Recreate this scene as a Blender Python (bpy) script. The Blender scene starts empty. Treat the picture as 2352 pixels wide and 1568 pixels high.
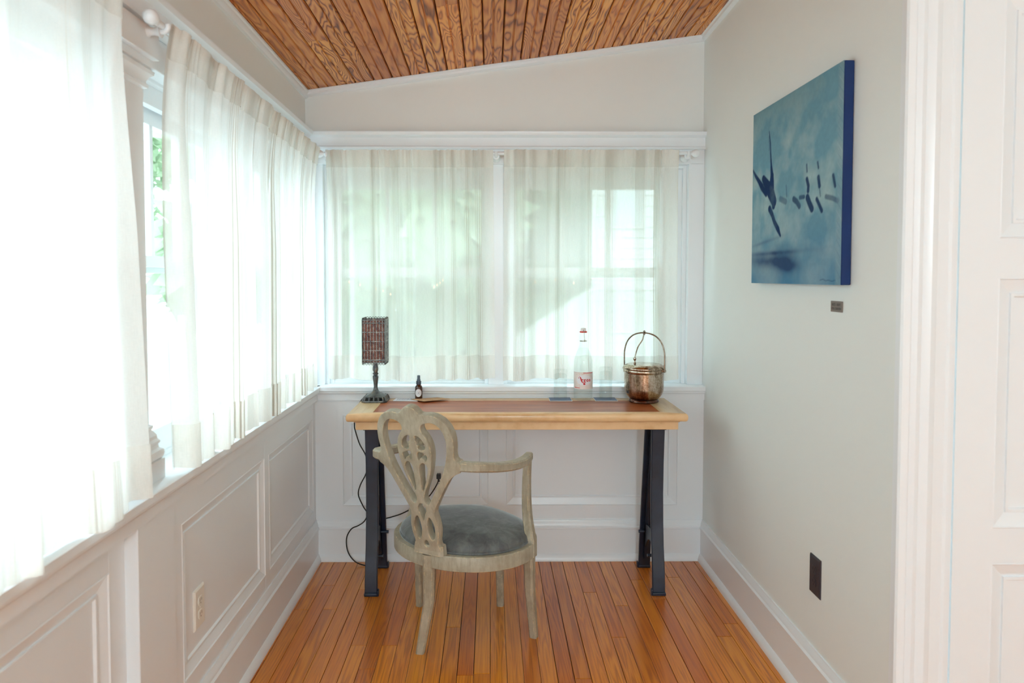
import bpy, bmesh, math, random
import numpy as np
from mathutils import Vector, Matrix
random.seed(7)
rng = np.random.default_rng(7)
PI = math.pi
sc = bpy.context.scene
COL = sc.collection

# ---------------------------------------------------------------- camera
cd = bpy.data.cameras.new('camera'); cam = bpy.data.objects.new('camera', cd); COL.objects.link(cam)
sc.camera = cam
cd.sensor_width = 36.0; cd.lens = 1600 * 36 / 2352
cd.shift_x = 39.5 / 2352; cd.shift_y = -91.0 / 2352
cd.clip_start = 0.02; cd.clip_end = 200
cam.location = (0, 0, 1.36)
cam.rotation_euler = (math.radians(90 - 2.07), 0, math.radians(-0.34))
cd.dof.use_dof = True; cd.dof.focus_distance = 3.0; cd.dof.aperture_fstop = 3.5

# ---------------------------------------------------------------- world, lamps, exposure
w = bpy.data.worlds.new('overcast_sky'); sc.world = w; w.use_nodes = True
wn = w.node_tree; bg = wn.nodes['Background']
bg.inputs[0].default_value = (0.73, 0.90, 1.0, 1); bg.inputs[1].default_value = 6.0
sc.view_settings.view_transform = 'Standard'; sc.view_settings.look = 'None'
sc.view_settings.gamma = 1.0; sc.view_settings.use_curve_mapping = False
sc.view_settings.exposure = 0.22
sc.cycles.max_bounces = 14; sc.cycles.diffuse_bounces = 6; sc.cycles.transparent_max_bounces = 24
sc.cycles.transmission_bounces = 10; sc.cycles.glossy_bounces = 5
sc.cycles.use_denoising = True; sc.cycles.use_adaptive_sampling = True; sc.cycles.adaptive_threshold = 0.025
sc.cycles.sample_clamp_indirect = 12
sc.cycles.caustics_reflective = False; sc.cycles.caustics_refractive = False

def portal(name, loc, rot, sx, sy):
    l = bpy.data.lights.new(name, 'AREA'); l.shape = 'RECTANGLE'; l.size = sx; l.size_y = sy
    o = bpy.data.objects.new(name, l); o.location = loc; o.rotation_euler = rot; COL.objects.link(o)
    l.cycles.is_portal = True
portal('portal_left', (-1.12, 0.6, 1.4), (0, -PI/2, 0), 1.3, 6.0)
portal('portal_back', (0.05, 3.62, 1.4), (-PI/2, 0, 0), 2.1, 1.3)
portal('portal_rear', (0.6, -4.75, 1.52), (PI/2, 0, 0), 1.3, 1.2)

def fill_light(loc, radius, power, col):
    l = bpy.data.lights.new('fill_light', 'POINT'); l.shadow_soft_size = radius; l.energy = power; l.color = col
    o = bpy.data.objects.new('fill_light', l); o.location = loc; COL.objects.link(o)
    return o
FILL_POS = (0.35, -3.5, 2.0)
fill_light(FILL_POS, .22, 135, (0.72, 0.89, 1.0))  # added fill light, unseen behind the camera, brightens the nook

# ---------------------------------------------------------------- material helpers
def srgb(r, g, b):
    f = lambda c: ((c/255)/12.92 if c/255 <= .04045 else ((c/255+.055)/1.055)**2.4)
    return (f(r), f(g), f(b), 1)

class NT:
    def __init__(s, name):
        s.m = bpy.data.materials.new(name); s.m.use_nodes = True
        s.t = s.m.node_tree; s.n = s.t.nodes; s.n.clear()
        s.out = s.n.new('ShaderNodeOutputMaterial')
    def new(s, typ, **kw):
        n = s.n.new('ShaderNode' + typ)
        for k, v in kw.items(): setattr(n, k, v)
        return n
    def link(s, a, b): s.t.links.new(a, b)
    def bsdf(s, **kw):
        b = s.new('BsdfPrincipled')
        for k, v in kw.items(): b.inputs[k.replace('_', ' ')].default_value = v
        s.link(b.outputs[0], s.out.inputs[0]); return b
    def coord(s, kind='Object', scale=(1, 1, 1), loc=None):
        tc = s.new('TexCoord'); mp = s.new('Mapping'); mp.inputs['Scale'].default_value = scale
        s.link(tc.outputs[kind], mp.inputs[0])
        if loc is not None: s.link(loc, mp.inputs['Location'])
        return mp.outputs[0]
    def noise(s, vec, scale, detail=3, rough=.55, dist=0):
        n = s.new('TexNoise'); n.inputs['Scale'].default_value = scale; n.inputs['Detail'].default_value = detail
        n.inputs['Roughness'].default_value = rough; n.inputs['Distortion'].default_value = dist
        s.link(vec, n.inputs['Vector']); return n.outputs['Fac']
    def math(s, op, a, b=None, c=None):
        n = s.new('Math', operation=op)
        for i, v in enumerate((a, b, c)):
            if v is None: continue
            if isinstance(v, (int, float)): n.inputs[i].default_value = v
            else: s.link(v, n.inputs[i])
        return n.outputs[0]
    def ramp(s, fac, stops, interp='LINEAR'):
        n = s.new('ValToRGB'); cr = n.color_ramp; cr.interpolation = interp
        while len(cr.elements) < len(stops): cr.elements.new(.5)
        for e, (p, c) in zip(cr.elements, stops): e.position = p; e.color = c
        s.link(fac, n.inputs[0]); return n.outputs[0]
    def mix(s, fac, a, b, mode='MIX'):
        n = s.new('Mix', data_type='RGBA', blend_type=mode)
        for i, v in ((0, fac), (6, a), (7, b)):
            if isinstance(v, (int, float, tuple)): n.inputs[i].default_value = v
            else: s.link(v, n.inputs[i])
        return n.outputs[2]
    def bump(s, h, strength, dist, b):
        n = s.new('Bump'); n.inputs['Strength'].default_value = strength; n.inputs['Distance'].default_value = dist
        s.link(h, n.inputs['Height']); s.link(n.outputs[0], b.inputs['Normal'])

def paint(name, col, rough=.35, var=.03, bump=.0):
    t = NT(name); b = t.bsdf(Roughness=rough)
    n = t.noise(t.coord(), 3.5, 4)
    dark = tuple(c * (1 - var) for c in col[:3]) + (1,)
    t.link(t.mix(n, col, dark), b.inputs['Base Color'])
    if bump: t.bump(t.noise(t.coord(), 180, 2), bump, .001, b)
    return t.m
M = {}
M['trim'] = paint('white_semi_gloss_paint', srgb(240, 244, 247), .28, .02)
M['wall'] = paint('warm_white_wall_paint', srgb(238, 242, 240), .6, .02, .15)
M['plaster'] = paint('plain_plaster', srgb(236, 234, 228), .7, .02)
M['plastic_white'] = paint('ivory_plastic', srgb(236, 232, 222), .3, .01)
M['plastic_black'] = paint('black_plastic', srgb(34, 34, 38), .38, .1)
M['outlet_black'] = paint('dark_outlet_plastic', srgb(52, 47, 54), .4, .1)
M['slot'] = paint('dark_slot', srgb(15, 14, 14), .6, .1)
M['slot_beige'] = paint('beige_slot', srgb(150, 128, 112), .6, .1)

def wood_board(name, light, mid, dark, gx, gy, freq, contrast, rough, coat, tint_amt, pw=1.2):
    t = NT(name); b = t.bsdf(Roughness=rough)
    b.inputs['Coat Weight'].default_value = coat; b.inputs['Coat Roughness'].default_value = .12
    oi = t.new('ObjectInfo')
    rx = t.math('MULTIPLY', oi.outputs['Random'], 37.0)
    cmb = t.new('CombineXYZ'); t.link(rx, cmb.inputs[0]); t.link(rx, cmb.inputs[1]); t.link(rx, cmb.inputs[2])
    v = t.coord('Object', (gx, gy, gx), cmb.outputs[0])
    base = t.noise(v, 1.0, 2.5, .45, .15)
    r2 = t.math('FRACT', t.math('MULTIPLY', oi.outputs['Random'], 91.7))
    fr = t.math('MULTIPLY_ADD', r2, freq * .9, freq * .55)
    sn = t.math('SINE', t.math('MULTIPLY', base, fr))
    band = t.math('MULTIPLY_ADD', sn, .5, .5)
    band = t.math('POWER', band, pw)
    fine = t.noise(t.coord('Object', (gx * 14, gy * 2, gx * 14), cmb.outputs[0]), 1.0, 3)
    r3 = t.math('FRACT', t.math('MULTIPLY', oi.outputs['Random'], 53.3))
    ca = t.math('MULTIPLY', t.math('MULTIPLY_ADD', r3, .65, .35), contrast)
    fac = t.math('ADD', t.math('MULTIPLY', band, ca), t.math('MULTIPLY', fine, t.math('SUBTRACT', 1.0, ca)))
    c = t.ramp(fac, [(0.08, dark), (.45, mid), (.92, light)])
    c = t.mix(tint_amt, c, t.mix(1.0, c, oi.outputs['Color'], 'MULTIPLY'))
    t.link(c, b.inputs['Base Color'])
    t.bump(fac, .08, .002, b)
    return t.m
M['floorboard'] = wood_board('varnished_oak_strip', srgb(238, 156, 40), srgb(216, 128, 28), srgb(152, 78, 14),
                             24, 1.1, 60, .42, .30, .55, 1.0)
M['ceilboard'] = wood_board('wild_grain_fir_board', srgb(236, 168, 86), srgb(204, 122, 52), srgb(112, 54, 20),
                            10, 1.5, 130, .85, .42, .25, 1.0, .62)
M['ceil_gap'] = paint('dark_board_gap', srgb(60, 26, 12), .8, .1)
M['floor_gap'] = paint('dark_floor_gap', srgb(58, 26, 10), .8, .1)
M['deskwood'] = wood_board('pale_ash_wood', srgb(242, 206, 160), srgb(232, 190, 140), srgb(204, 154, 102),
                           1.6, 14, 40, .45, .38, .25, 1.0)
def deskwood2():
    return wood_board('pale_ash_wood_end', srgb(236, 206, 160), srgb(226, 188, 136), srgb(196, 150, 98), 12, 2.0, 40, .45, .38, .25, 1.0)
M['deskwood_end'] = deskwood2()

def leather():
    t = NT('tan_leather_inlay'); b = t.bsdf(Roughness=.3)
    n = t.noise(t.coord('Object', (1.2, 9, 1)), 3, 5, .6)
    t.link(t.ramp(n, [(.3, srgb(150, 74, 34)), (.55, srgb(178, 96, 52)), (.8, srgb(200, 128, 84))]), b.inputs['Base Color'])
    t.bump(t.noise(t.coord(), 400, 2), .1, .0005, b)
    return t.m
M['leather'] = leather()

def distressed():
    t = NT('distressed_grey_green_paint'); b = t.bsdf(Roughness=.45)
    v = t.coord()
    n1 = t.noise(v, 9, 6, .65); n2 = t.noise(t.coord('Object', (40, 40, 8)), 1.6, 5, .7)
    c = t.ramp(n1, [(.3, srgb(162, 152, 134)), (.52, srgb(190, 182, 163)), (.75, srgb(206, 199, 182))])
    c = t.mix(t.math('MULTIPLY', t.math('POWER', n2, 1.5), 1.1), c, srgb(128, 116, 90))
    geo = t.new('NewGeometry'); bv = t.new('Bevel'); bv.samples = 4; bv.inputs['Radius'].default_value = .0045
    dt = t.new('VectorMath', operation='DOT_PRODUCT'); t.link(geo.outputs['Normal'], dt.inputs[0]); t.link(bv.outputs[0], dt.inputs[1])
    edge = t.ramp(dt.outputs['Value'], [(.90, (1, 1, 1, 1)), (.985, (0, 0, 0, 1))])
    chips = t.ramp(t.noise(v, 42, 4, .7), [(.50, (0, 0, 0, 1)), (.56, (1, 1, 1, 1))])
    spots = t.ramp(t.noise(t.coord('Object', (1, 1, .5)), 60, 3, .6), [(.74, (0, 0, 0, 1)), (.75, (1, 1, 1, 1))])
    m = t.math('MAXIMUM', t.math('MULTIPLY', edge, chips), t.math('MULTIPLY', spots, .85))
    c = t.mix(m, c, srgb(238, 214, 166))
    t.link(c, b.inputs['Base Color']); t.bump(n2, .25, .002, b)
    return t.m
M['chair'] = distressed()

def velvet():
    t = NT('grey_velvet'); b = t.bsdf(Roughness=.62)
    b.inputs['Sheen Weight'].default_value = 1.0; b.inputs['Sheen Roughness'].default_value = .35
    b.inputs['Sheen Tint'].default_value = (.80, .86, .88, 1)
    n = t.noise(t.coord('Object', (1, 1, .35)), 22, 5, .65, .6); n2 = t.noise(t.coord(), 5, 3)
    c = t.ramp(t.math('ADD', t.math('MULTIPLY', n, .6), t.math('MULTIPLY', n2, .4)),
               [(.35, srgb(56, 55, 58)), (.5, srgb(86, 88, 88)), (.68, srgb(118, 122, 120))])
    t.link(c, b.inputs['Base Color']); t.bump(t.noise(t.coord(), 60, 4, .6), .25, .003, b)
    return t.m
M['velvet'] = velvet()

def cast_iron():
    t = NT('blue_black_enamelled_iron'); b = t.bsdf(Roughness=.36)
    n = t.noise(t.coord(), 14, 4)
    t.link(t.ramp(n, [(.3, srgb(20, 29, 44)), (.7, srgb(32, 44, 64))]), b.inputs['Base Color'])
    b.inputs['Specular IOR Level'].default_value = .6
    t.bump(t.noise(t.coord(), 160, 3), .15, .001, b)
    return t.m
M['iron'] = cast_iron()

def bronze():
    t = NT('aged_bronze'); b = t.bsdf(Roughness=.42, Metallic=.7)
    n = t.noise(t.coord(), 45, 5, .65)
    t.link(t.ramp(n, [(.3, srgb(66, 68, 72)), (.55, srgb(112, 112, 110)), (.78, srgb(164, 140, 112))]), b.inputs['Base Color'])
    t.bump(n, .3, .001, b); return t.m
M['bronze'] = bronze()
def pewter():
    t = NT('rubbed_pewter_wire'); b = t.bsdf(Roughness=.35, Metallic=.8)
    n = t.noise(t.coord(), 60, 4)
    t.link(t.ramp(n, [(.35, srgb(92, 94, 100)), (.7, srgb(176, 168, 160))]), b.inputs['Base Color']); return t.m
M['pewter'] = pewter()
def mica():
    t = NT('red_brown_mica'); b = t.bsdf(Roughness=.4)
    n = t.noise(t.coord(), 30, 4)
    t.link(t.ramp(n, [(.3, srgb(120, 52, 40)), (.7, srgb(196, 104, 76))]), b.inputs['Base Color'])
    return t.m
M['mica'] = mica()

def silver():
    t = NT('tarnished_silver_plate'); b = t.bsdf(Metallic=1.0, Roughness=.2)
    v = t.coord('Object', (1, 1, .25)); n = t.noise(v, 30, 6, .7, .4); sp = t.noise(t.coord(), 150, 4, .7)
    zt = t.new('SeparateXYZ'); tc = t.new('TexCoord'); t.link(tc.outputs['Object'], zt.inputs[0])
    low = t.ramp(t.math('ADD', t.math('MULTIPLY', zt.outputs[2], 18), t.math('MULTIPLY', n, .5)),
                 [(.52, (1, 1, 1, 1)), (.85, (0, 0, 0, 1))])
    c = t.ramp(t.math('ADD', t.math('MULTIPLY', n, .62), t.math('MULTIPLY', sp, .38)),
               [(.32, srgb(92, 76, 70)), (.46, srgb(152, 130, 108)), (.56, srgb(200, 182, 164)), (.70, srgb(230, 222, 214))])
    c = t.mix(t.math('MULTIPLY', low, .85), c, srgb(84, 46, 40))
    t.link(c, b.inputs['Base Color'])
    t.link(t.math('MULTIPLY_ADD', sp, .28, .06), b.inputs['Roughness'])
    return t.m
M['silver'] = silver()
def bright_silver():
    t = NT('worn_silver'); b = t.bsdf(Metallic=1.0, Roughness=.22)
    n = t.noise(t.coord(), 40, 4)
    t.link(t.ramp(n, [(.3, srgb(130, 108, 94)), (.7, srgb(196, 182, 168))]), b.inputs['Base Color']); return t.m
M['silver2'] = bright_silver()

def thin_glass(name, tint, refl=.08):
    t = NT(name); tr = t.new('BsdfTransparent'); tr.inputs[0].default_value = tint
    g = t.new('BsdfGlossy'); g.inputs['Roughness'].default_value = .02
    mx = t.new('MixShader'); fr = t.new('LayerWeight'); fr.inputs[0].default_value = .25
    t.link(t.math('MULTIPLY_ADD', fr.outputs['Facing'], .16, refl * .4), mx.inputs[0])
    t.link(tr.outputs[0], mx.inputs[1]); t.link(g.outputs[0], mx.inputs[2]); t.link(mx.outputs[0], t.out.inputs[0])
    return t.m
M['pane'] = thin_glass('window_glass', (.97, .99, .98, 1), .04)
M['tumbler'] = thin_glass('clear_tumbler_glass', (.972, .985, .98, 1), .06)
M['bottleglass'] = thin_glass('clear_bottle_glass', (.972, .984, .978, 1), .06)
M['water'] = thin_glass('still_water', (.985, .992, .99, 1), .02)
def amber():
    t = NT('amber_glass'); b = t.bsdf(Roughness=.08); b.inputs['Base Color'].default_value = srgb(74, 34, 12)
    b.inputs['Specular IOR Level'].default_value = .7; b.inputs['Transmission Weight'].default_value = .25; return t.m
M['amber'] = amber()
M['sprayer'] = paint('slate_grey_plastic', srgb(84, 100, 116), .35, .1)
M['collar'] = paint('dark_slate_plastic', srgb(46, 56, 70), .35, .1)
M['paper'] = paint('white_paper', srgb(238, 238, 242), .6, .02)
M['kraft'] = paint('kraft_paper', srgb(206, 160, 116), .65, .12)
M['ink'] = paint('grey_ink', srgb(120, 124, 140), .6, .05)
M['inkdark'] = paint('brown_ink', srgb(120, 84, 60), .6, .05)
M['red'] = paint('red_print', srgb(206, 40, 46), .5, .03)
M['redrubber'] = paint('red_rubber', srgb(226, 60, 50), .45, .03)
M['ceramic'] = paint('white_ceramic', srgb(240, 238, 236), .2, .01)
M['wire'] = bright_silver()
M['coaster'] = paint('blue_grey_board', srgb(112, 124, 152), .6, .15)
M['coaster_edge'] = paint('pale_board_edge', srgb(222, 220, 214), .6, .05)
M['cable'] = paint('black_rubber_cable', srgb(20, 19, 20), .45, .1)
M['plaque'] = paint('weathered_tin', srgb(128, 112, 104), .5, .2)
M['plaque_ink'] = paint('dark_tin_lettering', srgb(70, 56, 50), .5, .1)
M['canvas_side'] = paint('deep_blue_canvas', srgb(14, 50, 108), .75, .25, .3)
def label_paper():
    t = NT('patterned_label_paper'); b = t.bsdf(Roughness=.55)
    n = t.noise(t.coord('Object', (1, 1, 1)), 48, 2, .5, 1.2)
    l = t.math('ABSOLUTE', t.math('SINE', t.math('MULTIPLY', n, 40)))
    t.link(t.ramp(l, [(.06, srgb(206, 140, 138)), (.20, srgb(240, 232, 226))]), b.inputs['Base Color']); return t.m
M['label'] = label_paper()

def linen(name, base_op):
    t = NT(name)
    tc = t.new('TexCoord'); sp = t.new('SeparateXYZ'); t.link(tc.outputs['UV'], sp.inputs[0])
    u = sp.outputs[0]
    cl = t.new('CombineXYZ'); t.link(t.math('MULTIPLY', u, 9.0), cl.inputs[0]); cl.inputs[1].default_value = 3.1
    grp = t.ramp(t.noise(cl.outputs[0], 1.0, 1), [(.50, (0, 0, 0, 1)), (.56, (1, 1, 1, 1))])
    rib = t.math('ABSOLUTE', t.math('SINE', t.math('MULTIPLY', u, PI * 95)))
    rib = t.ramp(rib, [(.80, (0, 0, 0, 1)), (.95, (1, 1, 1, 1))])
    ribs = t.math('MULTIPLY', rib, grp)
    weave = t.noise(t.coord('UV', (70, 700, 1)), 1.0, 3, .7)
    weave2 = t.noise(t.coord('UV', (500, 30, 1)), 1.0, 3, .7)
    wv = t.math('ADD', t.math('MULTIPLY', weave, .5), t.math('MULTIPLY', weave2, .5))
    op = t.math('ADD', t.math('MULTIPLY_ADD', wv, .30, base_op - .15), t.math('MULTIPLY', ribs, .34))
    op.node.use_clamp = True
    col = t.mix(t.math('MULTIPLY', ribs, .8), srgb(252, 250, 245), srgb(194, 185, 172))
    df = t.new('BsdfDiffuse'); tl = t.new('BsdfTranslucent'); t.link(col, df.inputs[0]); t.link(col, tl.inputs[0])
    a = t.new('MixShader'); a.inputs[0].default_value = .48; t.link(df.outputs[0], a.inputs[1]); t.link(tl.outputs[0], a.inputs[2])
    tr = t.new('BsdfTransparent'); m = t.new('MixShader')
    t.link(op, m.inputs[0]); t.link(tr.outputs[0], m.inputs[1]); t.link(a.outputs[0], m.inputs[2]); t.link(m.outputs[0], t.out.inputs[0])
    return t.m
M['linen'] = linen('sheer_ribbed_linen', .79)
M['linen_hem'] = linen('doubled_linen_hem', .66)
M['siding'] = paint('white_clapboard_paint', srgb(206, 208, 204), .6, .03)
M['roofing'] = paint('pale_grey_shingle', srgb(216, 216, 212), .8, .12)
M['winddark'] = paint('dim_glass_outside', srgb(196, 204, 204), .2, .05)
def grass():
    t = NT('lawn'); b = t.bsdf(Roughness=.9)
    n = t.noise(t.coord(), 6, 5)
    t.link(t.ramp(n, [(.3, srgb(70, 96, 60)), (.7, srgb(104, 128, 84))]), b.inputs['Base Color']); return t.m
M['grass'] = grass()
def leafm():
    t = NT('green_leaves'); n = t.noise(t.coord(), 3, 4)
    c = t.ramp(n, [(.3, srgb(164, 186, 156)), (.55, srgb(188, 206, 176)), (.75, srgb(208, 222, 194))])
    df = t.new('BsdfDiffuse'); tl = t.new('BsdfTranslucent'); t.link(c, df.inputs[0]); t.link(c, tl.inputs[0])
    a = t.new('MixShader'); a.inputs[0].default_value = .4; t.link(df.outputs[0], a.inputs[1]); t.link(tl.outputs[0], a.inputs[2])
    t.link(a.outputs[0], t.out.inputs[0]); return t.m
M['leaf'] = leafm()
M['paving'] = paint('pale_concrete_paving', srgb(214, 216, 214), .8, .08)
M['bark'] = paint('bark', srgb(110, 96, 82), .9, .3)
def emit(name, col, s):
    t = NT(name); e = t.new('Emission'); e.inputs[0].default_value = col; e.inputs[1].default_value = s
    t.link(e.outputs[0], t.out.inputs[0]); return t.m
M['bulb'] = emit('warm_bulb', (1, .55, .25, 1), 5)
M['fillglow'] = emit('fill_lamp_glow', (1, .93, .86, 1), 4)  # glow colour meant for the added fill lamp

# ---------------------------------------------------------------- mesh helpers
class MB:
    def __init__(s): s.v = []; s.f = []; s.uv = None
    def add(s, vs, fs):
        b = len(s.v); s.v += [tuple(p) for p in vs]; s.f += [tuple(b + i for i in f) for f in fs]; return s
    def box(s, x0, x1, y0, y1, z0, z1):
        vs = [(x, y, z) for x in (x0, x1) for y in (y0, y1) for z in (z0, z1)]
        return s.add(vs, [(0, 1, 3, 2), (4, 6, 7, 5), (0, 4, 5, 1), (2, 3, 7, 6), (0, 2, 6, 4), (1, 5, 7, 3)])
    def mbox(s, mp, u0, u1, v0, v1, d0, d1):
        c = [mp(u, v, d) for u in (u0, u1) for v in (v0, v1) for d in (d0, d1)]
        return s.add(c, [(0, 1, 3, 2), (4, 6, 7, 5), (0, 4, 5, 1), (2, 3, 7, 6), (0, 2, 6, 4), (1, 5, 7, 3)])
    def loft(s, rings, closed=True, cap=True):
        b = len(s.v); n = len(rings[0])
        for r in rings: s.v += [tuple(p) for p in r]
        for i in range(len(rings) - 1):
            for j in range(n if closed else n - 1):
                k = (j + 1) % n
                s.f.append((b + i*n + j, b + i*n + k, b + (i+1)*n + k, b + (i+1)*n + j))
        if cap and closed:
            s.f.append(tuple(b + j for j in range(n))[::-1]); s.f.append(tuple(b + (len(rings)-1)*n + j for j in range(n)))
        return s
    def lathe(s, prof, c=(0, 0, 0), n=32, cap=False):
        rings = [[(c[0] + r*math.cos(2*PI*j/n), c[1] + r*math.sin(2*PI*j/n), c[2] + z) for j in range(n)] for r, z in prof]
        return s.loft(rings, True, cap)
    def tube(s, path, r, n=8, cap=True, closed=False):
        P = [Vector(p) for p in path]; rings = []; up = None
        rr = r if isinstance(r, (list, tuple)) else [r]*len(P)
        for i, p in enumerate(P):
            a = P[i-1] if (i > 0 or closed) else P[i]; b_ = P[(i+1) % len(P)] if (i < len(P)-1 or closed) else P[i]
            t = (b_ - a).normalized()
            if up is None: up = Vector((0, 0, 1)) if abs(t.z) < .9 else Vector((1, 0, 0))
            x = t.cross(up)
            if x.length < 1e-5: x = t.cross(Vector((0, 1, 0)))
            x.normalize(); y = x.cross(t).normalized(); up = y
            rings.append([p + x*rr[i]*math.cos(2*PI*j/n) + y*rr[i]*math.sin(2*PI*j/n) for j in range(n)])
        if closed: rings.append(rings[0])
        return s.loft(rings, True, cap and not closed)
    def sweep(s, path, secs, right):
        """rectangular section sweep: secs list of (w, h); right(i) vector and up vector"""
        rings = []
        for p, (w_, h_), (rv, uv_) in zip(path, secs, right):
            p = Vector(p); rv = Vector(rv).normalized(); uv_ = Vector(uv_).normalized()
            c = min(w_, h_) * .18
            pts = [(-w_/2 + c, -h_/2), (w_/2 - c, -h_/2), (w_/2, -h_/2 + c), (w_/2, h_/2 - c), (w_/2 - c, h_/2), (-w_/2 + c, h_/2), (-w_/2, h_/2 - c), (-w_/2, -h_/2 + c)]
            rings.append([p + rv*a + uv_*b for a, b in pts])
        return s.loft(rings)

def obj(name, mb, mat, parent=None, smooth=False, bevel=0, ang=35, loc=None, kind=None):
    me = bpy.data.meshes.new(name); me.from_pydata(mb.v, [], mb.f); me.validate(); me.update()
    bm = bmesh.new(); bm.from_mesh(me); bmesh.ops.recalc_face_normals(bm, faces=bm.faces)
    if loc is not None: bmesh.ops.translate(bm, verts=bm.verts, vec=-Vector(loc))
    bm.to_mesh(me); bm.free()
    if mat is not None: me.materials.append(M[mat] if isinstance(mat, str) else mat)
    o = bpy.data.objects.new(name, me); COL.objects.link(o)
    if loc is not None: o.location = loc
    if smooth or bevel:
        me.polygons.foreach_set('use_smooth', [True]*len(me.polygons))
        if smooth: me.set_sharp_from_angle(angle=math.radians(ang))
    if bevel:
        b = o.modifiers.new('bevel', 'BEVEL'); b.width = bevel; b.segments = 2; b.limit_method = 'ANGLE'; b.angle_limit = math.radians(40)
        b.harden_normals = False
        if not smooth: me.set_sharp_from_angle(angle=math.radians(30))
    if parent is not None:
        o.parent = parent
        if loc is None or True:
            pw = Vector((0, 0, 0)); q = parent
            while q is not None: pw += q.location; q = q.parent
            if parent.get('plain', 1): o.location = Vector(o.location) - pw
    if kind: o['kind'] = kind
    return o
def tag(o, label, cat, group=None):
    o['label'] = label; o['category'] = cat
    if group: o['group'] = group
    return o
def thing(name, label, cat, loc=(0, 0, 0), group=None):
    o = bpy.data.objects.new(name, None); COL.objects.link(o); o.location = loc; o.empty_display_size = .05
    return tag(o, label, cat, group)
def struct(name, mb, mat, bevel=0, smooth=False, label=None):
    o = obj(name, mb, mat, None, smooth, bevel); o['kind'] = 'structure'
    if label: o['label'] = label
    return o
def struct_root(name, label=None):
    o = bpy.data.objects.new(name, None); COL.objects.link(o); o['kind'] = 'structure'
    if label: o['label'] = label
    return o

def prism(mb, prof, p0, p1, ax, ay):
    """extrude closed profile (a,b) along p0->p1 with section axes ax, ay"""
    ax = Vector(ax); ay = Vector(ay)
    mb.loft([[Vector(p) + ax*a + ay*b for a, b in prof] for p in (p0, p1)])
    return mb

# ---------------------------------------------------------------- dimensions (metres)
XR, YB, YW = 1.02, 3.36, 3.31          # right wall, upper back wall, back wainscot face
XL, XW = -0.885, -0.838                # upper left wall, left wainscot face
SILL = 0.84
def zc(x, y): return 2.243 + .14*(x + .881) + .028*(3.34 - y)
zrise = lambda y: .017*(3.31 - y)

mp_back = lambda y0: (lambda u, v, d: (u, y0 - d, v))
mp_left = lambda x0: (lambda u, v, d: (x0 + d, u, v))

# ---------------------------------------------------------------- floor
BW = .0572
x0, x1 = -.86, 1.03
fl = struct_root('floor')
mb = MB().box(-1.2, 2.5, -4.6, 3.5, -.08, -.012); o = obj('subfloor', mb, 'floor_gap', fl); o['kind'] = 'structure'
tints = [(1, 1, 1), (.90, .80, .72), (.82, .64, .50), (1.05, 1.06, 1.0), (.95, .86, .74), (1.08, 1.14, 1.05), (.86, .72, .62), (1.0, .95, .92)]
x = x0; k = 0
while x < x1 - .01:
    xe = min(x + BW, x1)
    y = .55 - rng.random()*.5
    while y < 3.33:
        L_ = .6 + rng.random()*1.1
        ye = min(y + L_, 3.335)
        if 3.335 - ye < .18: ye = 3.335
        g = .0009 if rng.random() < .72 else .0017
        ya = y + .0006; yb = ye - .0006; xa = x + g; xb = xe - g*.6; c = .0012
        z0 = -.0002*rng.random()
        m = MB().loft([[(xa, ya, -.014), (xb, ya, -.014), (xb, yb, -.014), (xa, yb, -.014)],
                       [(xa, ya, z0-c*.6), (xb, ya, z0-c*.6), (xb, yb, z0-c*.6), (xa, yb, z0-c*.6)],
                       [(xa+c, ya+c, z0), (xb-c, ya+c, z0), (xb-c, yb-c, z0), (xa+c, yb-c, z0)]])
        o = obj('floorboard', m, 'floorboard', fl)
        tt = tints[int(rng.integers(len(tints)))]; j = .95 + rng.random()*.1
        o.color = (tt[0]*j, tt[1]*j, tt[2]*j, 1)
        y = ye; k += 1
    x = xe
m = MB().box(-1.1, x0, -4.6, 3.3, -.012, 0).box(x0, x1, -4.6, .0, -.012, -.001).box(x1, 2.5, -4.6, 1.8, -.012, -.001)
o = obj('floor_rest', m, 'floorboard', fl); o['kind'] = 'structure'

# ---------------------------------------------------------------- ceiling boards
ce = struct_root('ceiling')
def cbox(m, xa, xb, ya, yb, up0, up1):
    c = [(x_, y_, zc(x_, y_) + u_) for x_ in (xa, xb) for y_ in (ya, yb) for u_ in (up0, up1)]
    return m.add(c, [(0, 1, 3, 2), (4, 6, 7, 5), (0, 4, 5, 1), (2, 3, 7, 6), (0, 2, 6, 4), (1, 5, 7, 3)])
o = obj('ceiling_deck', cbox(MB(), -1.2, 2.6, -4.7, 3.6, .014, .10), 'ceil_gap', ce); o['kind'] = 'structure'
o = obj('ceiling_plaster', cbox(cbox(MB(), -1.0, 2.6, -4.7, 1.4, .0, .013), 1.02, 2.6, 1.4, 1.9, .0, .013), 'plaster', ce); o['kind'] = 'structure'
CWD = .0868; x = -.900; i = 0
ctints = [(.78, .66, .60), (.88, .78, .70), (1, 1, 1), (1.1, 1.06, 1.0), (.95, .9, .8), (1.14, 1.16, 1.1), (.85, .75, .7), (1.06, 1.0, .95)]
joints = {2: [2.78], 6: [3.02], 8: [2.62], 9: [2.95], 12: [2.50], 13: [2.72], 4: [2.9], 16: [2.66], 19: [3.0]}
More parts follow.
